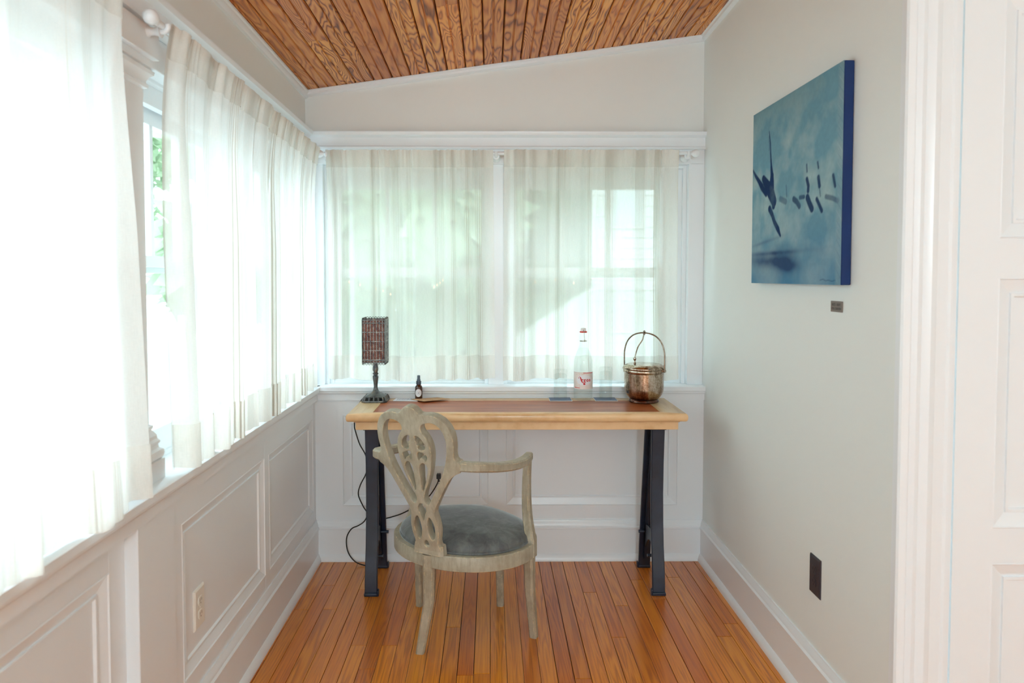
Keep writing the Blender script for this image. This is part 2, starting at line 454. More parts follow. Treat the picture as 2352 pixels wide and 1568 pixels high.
while x < XR:
    xe = x + CWD; cuts = [1.4] + joints.get(i, []) + [YB]
    for a, b in zip(cuts, cuts[1:]):
        prof = [(.0016, .013), (.0016, .007), (.005, 0), (CWD*.5 - .0045, 0), (CWD*.5 - .0012, .006), (CWD*.5 + .0012, .006), (CWD*.5 + .0045, 0), (CWD - .005, 0), (CWD - .0016, .007), (CWD - .0016, .013)]
        rings = []
        for y_ in (a + .0006, b - .0006):
            rings.append([(min(x + p, XR), y_, zc(min(x + p, XR), y_) + q) for p, q in prof])
        o = obj('ceiling_board', MB().loft(rings), 'ceilboard', ce)
        tt = ctints[int(rng.integers(len(ctints)))]
        if i < 6: tt = ctints[int(rng.integers(3))]
        if 15 <= i <= 19: tt = (1.12, 1.12, 1.05)
        j = .95 + rng.random()*.1
        o.color = (tt[0]*j, tt[1]*j, tt[2]*j, 1)
    x = xe; i += 1

# ---------------------------------------------------------------- walls: upper parts
def poly_wall(pts, thick, axis):
    a = [Vector(p) for p in pts]; t = Vector(thick)
    return MB().loft([a, [p + t for p in a]])
wall_back = struct('wall_back', poly_wall([(-1.1, YB, 1.96), (1.1, YB, 1.96), (1.1, YB, zc(1.1, YB) + .05), (-1.1, YB, zc(-1.1, YB) + .05)], (0, .16, 0), 'y'), 'wall')
wall_left = struct('wall_left', poly_wall([(XL, 3.5, 1.96), (XL, -4.6, 1.96 + .02), (XL, -4.6, zc(XL, -4.6) + .05), (XL, 3.5, zc(XL, 3.5) + .05)], (-.16, 0, 0), 'x'), 'wall')
wall_right = struct('wall_right', poly_wall([(XR, YB + .1, -.02), (XR, 1.80, -.02), (XR, 1.80, zc(XR, 1.80) + .05), (XR, YB + .1, zc(XR, YB) + .05)], (.12, 0, 0), 'x'), 'wall')
# wall beside the nook, facing the camera, that holds the panelled door
m = MB().box(XR, 1.10, 1.745, 1.80, 0, 2.75).box(2.06, 2.6, 1.745, 1.80, 0, 2.9).box(1.10, 2.06, 1.745, 1.80, 2.2, 2.8)
struct('wall_door_side', m, 'wall')
# rest of the room behind the camera
m = MB().box(2.5, 2.6, -4.6, 1.80, 0, 2.95)
struct('wall_far_right', m, 'wall')
m = MB().box(-1.1, 2.6, -4.7, -4.6, 0, .95).box(-1.1, 0, -4.7, -4.6, .95, 2.4).box(1.2, 2.6, -4.7, -4.6, .95, 2.9).box(-1.1, 2.6, -4.7, -4.6, 2.1, 2.95)
m.box(.58, .68, -4.7, -4.6, .95, 2.32)
struct('wall_rear', m, 'wall')
m = MB().box(0, 1.2, -4.655, -4.645, .95, 2.1)
struct('window_rear_fill', m, 'pane')  # added glazed opening, unseen, lets extra sky light in from behind

# ---------------------------------------------------------------- recessed panels (wainscot and door leaves)
def panel_mesh(mp, u0, u1, v0, v1, mould=.042, depth=.013):
    offs = [(0, 0), (.0025, .0015), (.005, -.002), (mould*.82, -depth + .001), (mould*.84, -depth*.55), (mould, -depth*.55), (mould + .004, -depth)]
    rings = [[mp(u0 + o_, v0 + o_, d), mp(u1 - o_, v0 + o_, d), mp(u1 - o_, v1 - o_, d), mp(u0 + o_, v1 - o_, d)] for o_, d in offs]
    m = MB(); m.loft(rings, True, False)
    b = len(m.v) - 4; m.f.append((b, b+1, b+2, b+3))
    return m
def framed(parent, mp, u0, u1, v0, v1, panels, thick=.03, mould=.042, depth=.013, back=True):
    """panels: list of columns (u0,u1,[(v0,v1)...])"""
    if back:
        o = obj('backing', MB().mbox(mp, u0, u1, v0, v1, -thick - .02, -thick + .002), 'trim', parent); o['kind'] = 'structure'
    us = [u0] + [c for p in panels for c in (p[0], p[1])] + [u1]
    for a, b in zip(us[::2], us[1::2]):
        if b - a > .001: obj('stile', MB().mbox(mp, a, b, v0, v1, -thick, 0), 'trim', parent)
    for pu0, pu1, rows in panels:
        vs = [v0] + [c for r in rows for c in r] + [v1]
        for a, b in zip(vs[::2], vs[1::2]):
            if b - a > .001: obj('rail', MB().mbox(mp, pu0, pu1, a, b, -thick, -.0004), 'trim', parent)
        for a, b in rows:
            obj('panel', panel_mesh(mp, pu0, pu1, a, b, mould, depth), 'trim', parent)

wb = struct_root('wainscot_back')
framed(wb, mp_back(YW), XW - .02, XR, 0, .80, [(-.709, -.010, [(.262, .700)]), (.073, .898, [(.262, .700)])])
wl = struct_root('wainscot_left')
framed(wl, mp_left(XW), 1.822, YW, 0, .80, [(1.868, 2.560, [(.248, .690)]), (2.609, 3.262, [(.248, .690)])])
framed(wl, mp_left(XW - .028), -4.6, 1.63, 0, .80, [(-1.5, -.72, [(.248, .69)]), (-.62, .14, [(.248, .69)]), (.24, .85, [(.248, .69)]), (.93, 1.562, [(.248, .69)])])
obj('pedestal', MB().box(-.95, XW + .004, 1.63, 1.822, 0, .80), 'trim', wl, bevel=.002)

# ---------------------------------------------------------------- baseboards
bb_prof = [(0, 0), (.030, 0), (.030, .004), (.027, .016), (.018, .030), (.014, .032), (.014, .150), (.019, .153), (.019, .160), (.013, .166), (.011, .180), (.006, .186), (.005, .192), (0, .192)]
m = MB(); prism(m, bb_prof, (XW, YW, 0), (XR, YW, 0), (0, -1, 0), (0, 0, 1)); struct('baseboard_back', m, 'trim', smooth=True)
m = MB(); prism(m, bb_prof, (XW, 1.64, 0), (XW, YW, 0), (1, 0, 0), (0, 0, 1)); prism(m, bb_prof, (XW - .028, -4.6, 0), (XW - .028, 1.64, 0), (1, 0, 0), (0, 0, 1))
struct('baseboard_left', m, 'trim', smooth=True)
m = MB(); prism(m, bb_prof, (XR, 1.75, 0), (XR, YW, 0), (-1, 0, 0), (0, 0, 1)); struct('baseboard_right', m, 'trim', smooth=True)

# ---------------------------------------------------------------- sills and aprons
sp = [(-.22, 0), (.020, 0), (.026, -.004), (.026, -.022), (.020, -.026), (.019, -.032), (.014, -.036), (.011, -.042), (.011, -.068), (.0, -.070), (-.02, -.07), (-.22, -.05)]
m = MB(); prism(m, sp, (-.95, YW, SILL), (XR + .005, YW, SILL), (0, -1, 0), (0, 0, 1)); struct('trim_1', m, 'trim', smooth=True, label='white window sill above the back wainscot')
m = MB(); prism(m, sp, (XW + .004, -4.6, SILL), (XW + .004, 3.32, SILL), (1, 0, 0), (0, 0, 1)); struct('trim_2', m, 'trim', smooth=True, label='white window sill above the left wainscot')

# ---------------------------------------------------------------- head casing (cornice over the windows)
hp = [(-.12, .0), (.004, .0), (.010, .004), (.012, .012), (.006, .016), (.004, .018), (.004, .056), (.010, .060), (.022, .066), (.026, .078), (.026, .082), (-.12, .082)]
zh = 1.962
m = MB(); prism(m, hp, (XW - .05, YW + .022, zh), (XR + .003, YW + .022, zh), (0, -1, 0), (0, 0, 1)); struct('trim_3', m, 'trim', smooth=True, label='white moulded head casing over the back windows')
m = MB(); prism(m, hp, (XW - .022, 3.34, zh), (XW - .022, -4.6, zh + zrise(-4.6)), (1, 0, 0), (0, 0, 1)); struct('trim_4', m, 'trim', smooth=True, label='white moulded head casing over the left windows')
# frieze behind rods, above windows
m = MB().box(-1.0, XR, 3.335, 3.50, 1.895, 1.965)
m.box(.945, XR, 3.335, 3.50, SILL, 1.9)
m.box(-.95, -.80, 3.345, 3.50, SILL - .02, 1.9)
m.box(-.012, .064, 3.352, 3.50, SILL - .02, 1.9)
struct('trim_5', m, 'trim', bevel=.002, label='white casing around the back windows')
m = MB().box(-1.04, XL + .008, -4.6, 3.34, 1.90, 1.985).box(-1.04, -.885, 3.28, 3.36, SILL - .02, 1.95)
struct('trim_6', m, 'trim', bevel=.002, label='white casing around the left windows')
# ceiling moulding
cp = [(0, 0), (.022, 0), (.022, -.006), (.017, -.010), (.016, -.020), (.010, -.026), (0, -.028)]
cp2 = [(a, b + .0) for a, b in cp]
m = MB(); prism(m, cp2, (XL, YB, zc(XL, YB)), (XR, YB, zc(XR, YB)), (0, -1, 0), (0, 0, 1)); struct('trim_7', m, 'trim', smooth=True, label='thin white moulding along the sloping top of the back wall')
m = MB(); prism(m, [(a, b*1.3) for a, b in cp2], (XL, YB, zc(XL, YB)), (XL, -4.6, zc(XL, -4.6)), (1, 0, 0), (0, 0, 1)); struct('trim_8', m, 'trim', smooth=True, label='thin white moulding between left wall and wood ceiling')
m = MB(); prism(m, cp2, (XR, YB, zc(XR, YB)), (XR, 1.8, zc(XR, 1.8)), (-1, 0, 0), (0, 0, 1)); struct('trim_9', m, 'trim', smooth=True, label='thin white moulding between right wall and wood ceiling')

# ---------------------------------------------------------------- pilaster between the left windows
PY0, PY1 = 1.628, 1.777
pil = struct_root('trim_10', 'white panelled pilaster with moulded base and cap between the left windows')
m = MB().box(-1.02, -.874, PY0, PY1, SILL, 1.86); obj('shaft', m, 'trim', pil, bevel=.003)
def stepped(parent, name, prof, z0, yc0=PY0, yc1=PY1, xb=-.874):
    """mitred moulding around three sides; prof (out, z)"""
    rings = [[(-1.02, yc0 - o_, z0 + z), (xb + o_, yc0 - o_, z0 + z), (xb + o_, yc1 + o_, z0 + z), (-1.02, yc1 + o_, z0 + z)] for o_, z in prof]
    return obj(name, MB().loft(rings), 'trim', parent, smooth=True, ang=28)
stepped(pil, 'base_moulding', [(.026, 0), (.026, .050), (.020, .052), (.024, .057), (.026, .066), (.024, .075), (.016, .080), (.014, .090), (.018, .092), (.018, .098), (.013, .104), (.013, .112), (.008, .120), (.003, .128), (.006, .131), (.006, .138), (0, .142)], SILL)
stepped(pil, 'cap_moulding', [(0, 0), (.007, .003), (.009, .010), (.005, .014), (.005, .020), (.010, .030), (.018, .037), (.020, .046), (.014, .050), (.020, .053), (.020, .072)], 1.832)
obj('entablature_block', MB().box(-1.02, XW, PY0 - .02, PY1 + .012, 1.904, 1.975), 'trim', pil, bevel=.0015)

# ---------------------------------------------------------------- windows
def sash_window(name, mp, u0, u1, v0, v1, ug0, ug1, vt, vb, zm=1.385, lites=3, label=None):
    """frame opening u0..u1, v0..v1; glass ug0..ug1, vb..vt; meeting rail at zm"""
    r = struct_root(name, label)
    f_ = MB()
    f_.mbox(mp, u0, u0 + .018, v0, v1, -.10, .0).mbox(mp, u1 - .018, u1, v0, v1, -.10, 0).mbox(mp, u0, u1, v1 - .015, v1, -.10, -.001).mbox(mp, u0, u1, v0, v0 + .012, -.10, -.024)
    obj('jamb', f_, 'trim', r, bevel=.0015)
    obj('stop', MB().mbox(mp, u0 + .018, ug0 - .028, v0, v1 - .015, -.045, -.02).mbox(mp, ug1 + .028, u1 - .018, v0, v1 - .015, -.045, -.02).mbox(mp, ug0 - .028, ug1 + .028, vt + .035, v1 - .015, -.045, -.02), 'trim', r, bevel=.001)
    for nm, a, b, d0, d1, n in (('upper_sash', zm - .01, vt, -.095, -.065, lites), ('lower_sash', vb, zm + .005, -.062, -.032, 1)):
        s = MB(); t0 = .035
        s.mbox(mp, ug0 - t0, ug0, a - .02, b + .035, d0, d1).mbox(mp, ug1, ug1 + t0, a - .02, b + .035, d0, d1)
        if nm == 'upper_sash': s.mbox(mp, ug0 - t0, ug1 + t0, b, v1 - .002, d0, d1 - .001).mbox(mp, ug0, ug1, a - .02, a + .012, d0, d1)
        else: s.mbox(mp, ug0, ug1, b - .018, b + .014, d0, d1).mbox(mp, ug0 - t0, ug1 + t0, v0, a, d0 + .001, d1)
        so = obj(nm, s, 'trim', r, bevel=.0015)
        lo, hi = (a + .012, b) if nm == 'upper_sash' else (a, b - .018)
        for i in range(1, n):
            uc = ug0 + (ug1 - ug0)*i/n
            obj('muntin', MB().mbox(mp, uc - .009, uc + .009, lo, hi, d0 + .004, d1), 'trim', so, bevel=.001)
        for i in range(n):
            ua = ug0 + (ug1 - ug0)*i/n; ub = ug0 + (ug1 - ug0)*(i+1)/n
            obj('pane', MB().mbox(mp, ua, ub, lo - .004, hi + .004, (d0+d1)/2 - .0015, (d0+d1)/2 + .0015), 'pane', so)
    return r
mpb = mp_back(3.37)
sash_window('window_1', mpb, -.80, -.012, SILL, 1.895, -.735, -.047, 1.788, .925, label='left double hung window in the back wall')
sash_window('window_2', mpb, .064, .945, SILL, 1.895, .124, .808, 1.788, .925, label='right double hung window in the back wall')
mpl = mp_left(-.925)
sash_window('window_3', mpl, 1.777, 2.50, SILL, 1.905, 1.86, 2.44, 1.80, .925, zm=1.40, label='left wall window next to the pilaster')
sash_window('window_4', mpl, 2.56, 3.28, SILL, 1.905, 2.62, 3.22, 1.80, .925, zm=1.40, label='left wall window nearest the back corner')
sash_window('window_5', mpl, .86, 1.628, SILL, 1.905, .92, 1.55, 1.80, .925, zm=1.40, label='left wall window on the near side of the pilaster')
sash_window('window_7', mpl, .02, .80, SILL, 1.905, .08, .74, 1.80, .925, zm=1.40)
sash_window('window_8', mpl, -.82, -.04, SILL, 1.905, -.76, -.10, 1.80, .925, zm=1.40)
m = MB().box(-1.05, -.905, 2.50, 2.56, SILL, 1.95).box(-1.05, -.905, .80, .86, SILL, 1.95).box(-1.05, -.905, -.04, .02, SILL, 1.95).box(-1.05, -.88, -4.6, -.82, SILL - .05, 1.97)
struct('trim_11', m, 'trim', bevel=.002, label='white mullions between the left windows')

# ---------------------------------------------------------------- curtain rods
def rod(name, p0, p1, brackets, wall_dir, label, ends=(True, True)):
    r = thing(name, label, 'curtain rod', p0)
    P0, P1 = Vector(p0), Vector(p1); d = (P1 - P0).normalized()
    obj('pole', MB().tube([p0, p1], .0085, 12), 'trim', r, smooth=True)
    for on, P, s in ((ends[0], P0, -1), (ends[1], P1, 1)):
        if not on: continue
        prof = [(0.0085, 0), (.0085, .012), (.0105, .013), (.0105, .018), (.008, .021), (.012, .027), (.0185, .038), (.020, .048), (.0175, .059), (.010, .067), (.001, .069)]
        q = d*s
        x_ = q.cross(Vector((0, 0, 1))).normalized(); y_ = q.cross(x_)
        rings = [[P + q*(h*.8 - .005) + x_*rr*.92*math.cos(2*PI*j/20) + y_*rr*.92*math.sin(2*PI*j/20) for j in range(20)] for rr, h in prof]
        obj('finial', MB().loft(rings), 'trim', r, smooth=True)
    wd = Vector(wall_dir)
    for t_ in brackets:
        P = P0.lerp(P1, t_)
        L_ = .055
        base = P + wd*L_ + Vector((0, 0, -.012))
        x_ = wd.cross(Vector((0, 0, 1))).normalized(); y_ = wd.cross(x_)
        prof = [(.0215, 0), (.0215, .008), (.018, .014), (.010, .024), (.009, .034), (.012, .044), (.0155, .05)]
        rings = [[base - wd*h + x_*rr*math.cos(2*PI*j/18) + y_*rr*math.sin(2*PI*j/18) for j in range(18)] for rr, h in prof]
        mb_ = MB().loft(rings)
        arc = [P + wd*(math.cos(a)*.0135) + Vector((0, 0, math.sin(a)*.0135)) for a in [PI*(.35 - 1.35*k/10 + 0) for k in range(11)]]
        arc = [P + wd*(math.cos(a)*.0135) + Vector((0, 0, math.sin(a)*.0135)) for a in np.linspace(-.2, -PI - .35, 12)]
        mb_.tube(arc, .0065, 8)
        obj('bracket', mb_, 'trim', r, smooth=True, ang=50)
    return r
XROD = -.802
rod('curtain_rod', (XROD, 1.705, 1.972), (XROD, 3.235, 1.934), [.018], (-1, 0, 0), 'white curtain rod along the left wall from pilaster to corner, with round finial', (True, False))
rod('curtain_rod', (XROD, -.9, 2.020), (XROD, 1.495, 1.978), [.985], (-1, 0, 0), 'white curtain rod above the nearest left window, mostly out of view', (False, True))
rod('curtain_rod', (-.765, 3.272, 1.932), (.925, 3.272, 1.936), [.001, .468, .998], (0, 1, 0), 'white curtain rod across the back windows between corner and right wall', (True, True))

# ---------------------------------------------------------------- curtains
def curtain(label, mp, top, bot, zt, zb, seed, amp=(.008, .026), nf=9, group='sheer white curtains', hem=.115, head=.078, width=1.0, flare=None, dbase=0):
    rs = np.random.default_rng(seed)
    NS, NT_ = int(260*max(.6, width)), 46
    ph = rs.random(6)*6.28; fr = nf*np.array([1, 1.63, .47, 2.9]); a_ = np.array([.5, .26, .34, .12])
    warp = lambda s: s + .028*np.sin(2*PI*s*2.3 + ph[4]) + .015*np.sin(2*PI*s*5.1 + ph[5])
    def P(s, t, off=0.0):
        sw = warp(s)
        lo = sum(a_[i]*np.sin(2*PI*fr[i]*sw + ph[i] + .5*t*np.sin(i + ph[3])) for i in range(4))
        lo = np.tanh(lo*1.4)
        hi = .35*np.sin(2*PI*nf*4.2*sw + ph[1]) + .35*np.sin(2*PI*nf*2.7*sw + ph[2])
        A = amp[0] + (amp[1] - amp[0])*min(1, t*2.2)
        d = -.021*math.exp(-t*13) + dbase*min(1, t*5) + A*lo + .006*hi*math.exp(-t*9)
        ta = t**.9
        u = (top[0] + (top[1]-top[0])*s)*(1-ta) + (bot[0] + (bot[1]-bot[0])*s)*ta
        u += A*.55*sum(a_[i]*np.cos(2*PI*fr[i]*sw + ph[i]) for i in range(4))*(0.6 if 0.01 < s < .99 else .3)
        if flare: u += flare(s, t)
        z = zt + (zb - zt)*t + (.004*hi if t < .002 else 0) + (.006*np.sin(2*PI*1.3*s + ph[0]) + .004*lo)*t**6
        return mp(u, z, d + off)
    H = zt - zb
    def sheet(name, t0, t1, n, off, mat, parent):
        vs = [P(i/(NS-1), t0 + (t1-t0)*j/(n-1), off) for j in range(n) for i in range(NS)]
        fs = [(j*NS+i, j*NS+i+1, (j+1)*NS+i+1, (j+1)*NS+i) for j in range(n-1) for i in range(NS-1)]
        me = bpy.data.meshes.new(name); me.from_pydata(vs, [], fs)
        uvl = me.uv_layers.new(name='UVMap'); W = width*1.5
        lv = np.zeros(len(me.loops), dtype=np.int32); me.loops.foreach_get('vertex_index', lv)
        uu = (lv % NS)/(NS-1)*W + seed*.37; tt = t0 + (t1-t0)*(lv // NS)/(n-1)
        uvl.data.foreach_set('uv', np.column_stack([uu, tt*H]).astype(np.float32).ravel())
        me.polygons.foreach_set('use_smooth', [True]*len(me.polygons)); me.materials.append(M[mat])
        o = bpy.data.objects.new(name, me); COL.objects.link(o)
        if parent is not None: o.parent = parent
        return o
    c = tag(sheet('curtain', 0, 1, NT_, 0, 'linen', None), label, 'curtain', group)
    sheet('header', 0, head/H, 8, -.0035, 'linen_hem', c)
    sheet('bottom_hem', 1 - hem/H, 1, 8, -.003, 'linen_hem', c)
    return c
mpcb = lambda u, z, d: (u, 3.272 + .040*max(0, min(1, (1.93 - z)/.6)) + d, z)
mpcl = lambda u, z, d: (XROD - .0 - d, u, z + .025*(3.25 - u)*max(0, min(1, (z - .85)/1.08)))
curtain('left one of the two sheer white curtains on the back wall, behind the lamp', mpcb, (-.765, .012), (-.775, .022), 1.946, .868, 3, nf=8, dbase=.0, width=.85, amp=(.007, .015))
curtain('right one of the two sheer white curtains on the back wall, behind the bottle', mpcb, (.062, .873), (.058, .895), 1.948, .868, 5, nf=7, width=.85, amp=(.007, .014))
curtain('sheer white curtain on the left wall beside the pilaster, its near edge folded', mpcl, (1.745, 2.66), (1.80, 2.62), 1.945, .850, 8, nf=7, width=1.05, amp=(.008, .030), dbase=.008)
curtain('sheer white curtain on the left wall that reaches the back corner', mpcl, (2.67, 3.225), (2.63, 3.225), 1.945, .852, 11, nf=6, width=.7, amp=(.007, .024), dbase=.008)
curtain('large sheer white curtain at the left picture edge, nearest the camera', mpcl, (.35, 1.50), (.30, 1.605), 1.945, .846, 14, nf=7, width=1.5, amp=(.008, .030), dbase=.002, hem=.125)
curtain('sheer white curtain on the left wall, out of view beside the viewer', mpcl, (-.9, .33), (-.9, .28), 1.945, .846, 17, nf=7, width=1.3)

# ---------------------------------------------------------------- door casing and door at right
dk = struct_root('trim_12', 'white moulded door casing beside the panelled door')
cpf = [(0, 0), (0, .020), (.004, .026), (.020, .028), (.024, .020), (.030, .017), (.036, .020), (.042, .0225), (.050, .020), (.056, .016), (.062, .020), (.074, .024), (.086, .020), (.092, .016), (.120, .014), (.126, .018), (.132, .018), (.134, .010), (.146, .009), (.146, 0)]
cx0 = 1.020
m = MB(); prism(m, cpf, (cx0, 1.745, 0), (cx0, 1.745, 2.35), (1, 0, 0), (0, -1, 0)); obj('casing_left', m, 'trim', dk, smooth=True, ang=25)
m = MB(); prism(m, cpf, (2.18, 1.745, 0), (2.18, 1.745, 2.35), (-1, 0, 0), (0, -1, 0)); obj('casing_right', m, 'trim', dk, smooth=True, ang=25)
obj('casing_head', MB().box(cx0, 2.18, 1.72, 1.745, 2.2, 2.35), 'trim', dk, bevel=.002)
dr = struct_root('door_1', 'white panelled door at the right picture edge')
mpd = mp_back(1.738)
framed(dr, mpd, 1.172, 2.03, .004, 2.195, [(1.272, 1.560, [(.22, .632), (.722, 1.357), (1.456, 2.06)]), (1.642, 1.930, [(.22, .632), (.722, 1.357), (1.456, 2.06)])], thick=.034, mould=.046, depth=.014)
kn = MB(); kn.lathe([(.001, -.06), (.022, -.056), (.028, -.044), (.024, -.03), (.01, -.022), (.009, -.008), (.028, -.004), (.028, 0)], (0, 0, 0), 20)
kn.v = [(1.98 + x_, 1.738 + z_, .98 + y_) for x_, y_, z_ in kn.v]
obj('door_handle', kn, 'silver2', dr, smooth=True)

# ---------------------------------------------------------------- desk
DZ = .785
desk = thing('desk', 'narrow pale wood desk with tan leather inlay on dark iron trestle legs', 'desk', (.11, 3.1, 0))
dx0, dx1, dy0, dy1 = -.606, .828, 2.895, 3.286
ix0, ix1, iy0, iy1 = -.500, .721, 2.944, 3.217
nose = lambda: [(0, 0), (.006, 0)]
def top_board(pts, side, mat, name='frame_board'):
    a = [(x_, y_, DZ - .0) for x_, y_ in pts]; b = [(x_, y_, DZ - .033) for x_, y_ in pts]
    return obj(name, MB().loft([b, a]), mat, desk, bevel=.0006)
# bull-nosed outer rim is lofted with mitred corners
def rim_board(outer, inner, mat):
    # outer: two outer corners, inner: two inner corners
    prof = [(0, 0), (0, 0)]
    (ox0, oy0), (ox1, oy1) = outer; (jx0, jy0), (jx1, jy1) = inner
    def ring(o, i):
        o = Vector((o[0], o[1], 0)); i = Vector((i[0], i[1], 0)); d = (i - o)
        pts = []
        for s, z in ((1, 0), (.14, 0), (.05, -.0035), (0, -.011), (0, -.021), (.06, -.030), (.16, -.033), (1, -.033)):
            sx = s if s == 1 else s*.049/max(1e-6, .049)
            k = s if s == 1 else s*.049
            if s != 1:
                p = o + Vector((math.copysign(1, d.x)*k, math.copysign(1, d.y)*k, 0))
            else: p = i
            pts.append((p.x, p.y, DZ + z))
        return pts
    return obj('frame_board', MB().loft([ring(outer[0], inner[0]), ring(outer[1], inner[1])]), mat, desk, smooth=True, ang=50)
rim_board([(dx0, dy0), (dx1, dy0)], [(ix0, iy0), (ix1, iy0)], 'deskwood')
rim_board([(dx0, dy1), (dx1, dy1)], [(ix0, iy1), (ix1, iy1)], 'deskwood')
rim_board([(dx0, dy0), (dx0, dy1)], [(ix0, iy0), (ix0, iy1)], 'deskwood_end')
rim_board([(dx1, dy0), (dx1, dy1)], [(ix1, iy0), (ix1, iy1)], 'deskwood_end')
obj('leather_inlay', MB().box(ix0 + .0008, ix1 - .0008, iy0 + .0008, iy1 - .0008, DZ - .02, DZ - .0006), 'leather', desk)
ap = .0
obj('apron', MB().box(-.572, .796, 2.930, 2.952, .712, DZ - .033), 'deskwood', desk, bevel=.001)
obj('apron', MB().box(-.572, .796, 3.245, 3.262, .712, DZ - .033), 'deskwood', desk, bevel=.001)
obj('apron', MB().box(-.572, -.552, 2.952, 3.245, .712, DZ - .033), 'deskwood_end', desk, bevel=.001)
obj('apron', MB().box(.776, .796, 2.952, 3.245, .712, DZ - .033), 'deskwood_end', desk, bevel=.001)
obj('apron_bead', MB().box(-.578, .802, 2.924, 2.932, .744, DZ - .033), 'deskwood', desk, bevel=.002)
def trestle(xc, s):
    # s: +1 inner side toward +x
    t = obj('trestle', MB().box(xc - .034, xc + .034, 2.955, 3.16, .704, .7118), 'iron', desk, bevel=.002)
    def leg(path, wid, nm):
        r = []
        for (y_, z_), (ya, za) in zip(path, path[1:] + [path[-1]]):
            r.append(((1, 0, 0), (0, 1, 0)))
        return obj(nm, MB().sweep([(xc, y_, z_) for y_, z_ in path], wid, r), 'iron', t, smooth=True, ang=40)
    fp = [(2.934, .012), (2.936, .05), (2.945, .12), (2.962, .20), (2.974, .30), (2.980, .42), (2.976, .55), (2.968, .70), (2.967, .708)]
    leg(fp, [(.054, .018)]*2 + [(.053, .016)]*5 + [(.056, .016)]*2, 'leg')
    rp = [(3.214, .012), (3.212, .05), (3.204, .12), (3.190, .20), (3.172, .30), (3.150, .42), (3.126, .55), (3.098, .70), (3.096, .708)]
    leg(rp, [(.054, .018)]*9, 'leg')
    # webs: thin plate behind each flange
    def web(path, sgn):
        a = [(xc - .006, y_, z_) for y_, z_ in path] ; rings = []
        for y_, z_ in path:
            rings.append([(xc - .006, y_ + sgn*.006, z_), (xc + .006, y_ + sgn*.006, z_), (xc + .006, y_ + sgn*.030, z_), (xc - .006, y_ + sgn*.030, z_)])
        return obj('web', MB().loft(rings), 'iron', t, bevel=.001)
    web(fp[1:], 1); web(rp[1:], -1)
    for yf, sg in ((2.930, 1), (3.218, -1)):
        obj('foot', MB().box(xc - .028, xc + .028, yf - .014, yf + .026 if sg > 0 else yf + .014, 0, .014).box(xc + s*.026, xc + s*.034, yf - .012, yf + .012, 0, .026), 'iron', t, bevel=.003)
    # arched brace with scrolls between the legs
    up = [(y_, .205 + .030*math.cos((y_ - 3.075)*PI/.27)) for y_ in np.linspace(2.965, 3.185, 14)]
    lo = [(y_, .105 + .075*math.sin(max(0, min(1, (y_ - 2.965)/.22))*PI)) for y_ in np.linspace(2.965, 3.185, 14)]
    rings = [[(xc - .006, a[0], a[1]), (xc + .006, a[0], a[1]), (xc + .006, b[0], b[1]), (xc - .006, b[0], b[1])] for a, b in zip(up, lo)]
    obj('brace', MB().loft(rings), 'iron', t, smooth=True, ang=40)
    sp_ = [(xc, 3.04 + (.006 + .018*k/22)*math.cos(.9*k*.45), .262 + (.006 + .018*k/22)*math.sin(.9*k*.45)) for k in range(23)]
    obj('scroll', MB().tube(sp_, .006, 8), 'iron', t, smooth=True)
    obj('cross_bolt', MB().tube([(xc - .036, 3.175, .185), (xc + .040, 3.175, .185)], .007, 10), 'iron', t, smooth=True)
    obj('cross_bolt', MB().tube([(xc - .030, 3.02, .135), (xc + .038, 3.02, .135)], .007, 10), 'iron', t, smooth=True)
trestle(-.511, 1); trestle(.719, -1)

# ---------------------------------------------------------------- armchair
th = math.radians(27.3); CX, CY = -.10, 2.655
Rv = Vector((math.cos(th), -math.sin(th), 0)); Fv = Vector((math.sin(th), math.cos(th), 0)); Zv = Vector((0, 0, 1))
def L3(r, f_, z): return Vector((CX, CY, 0)) + Rv*r + Fv*f_ + Zv*z
chair = thing('armchair', 'distressed grey green wooden armchair with pierced splat back and grey velvet seat', 'armchair', (CX, CY, 0))
SZ = .375; A_, B_ = .283, .237
def ell(a, b, n=64): return [(a*math.cos(2*PI*i/n), b*math.sin(2*PI*i/n)) for i in range(n)]
rings = []
for da, z in ((0, SZ - .052), (.002, SZ - .050), (.002, SZ - .004), (-.001, SZ), (-.030, SZ), (-.030, SZ - .052)):
    rings.append([L3(x_, y_, z) for x_, y_ in ell(A_ + da, B_ + da)])
rings.append(rings[0])
obj('seat_frame', MB().loft(rings, True, False), 'chair', chair, smooth=True, ang=40)
prof = [(.0, .064), (.4, .062), (.66, .057), (.82, .049), (.92, .038), (.98, .024), (1.0, .011), (.985, .002), (.95, -.012), (.6, -.02)]
rings = []
for i, (k, h) in enumerate(prof):
    rings.append([L3((A_-.022)*max(k, .004)*(1 + .006*math.sin(9*a))*math.cos(a), (B_-.022)*max(k, .004)*(1 + .006*math.sin(9*a))*math.sin(a), SZ + h + (.002*math.sin(5*a + k*7) if .7 < k < .95 else 0)) for a in [2*PI*j/64 for j in range(64)]])
cu = obj('seat_cushion', MB().loft(rings), 'velvet', chair, smooth=True, ang=80)
obj('piping', MB().tube([L3((A_-.024)*math.cos(a), (B_-.024)*math.sin(a), SZ + .004) for a in [2*PI*j/72 for j in range(72)]], .0055, 8, closed=True), 'velvet', cu, smooth=True, ang=80)
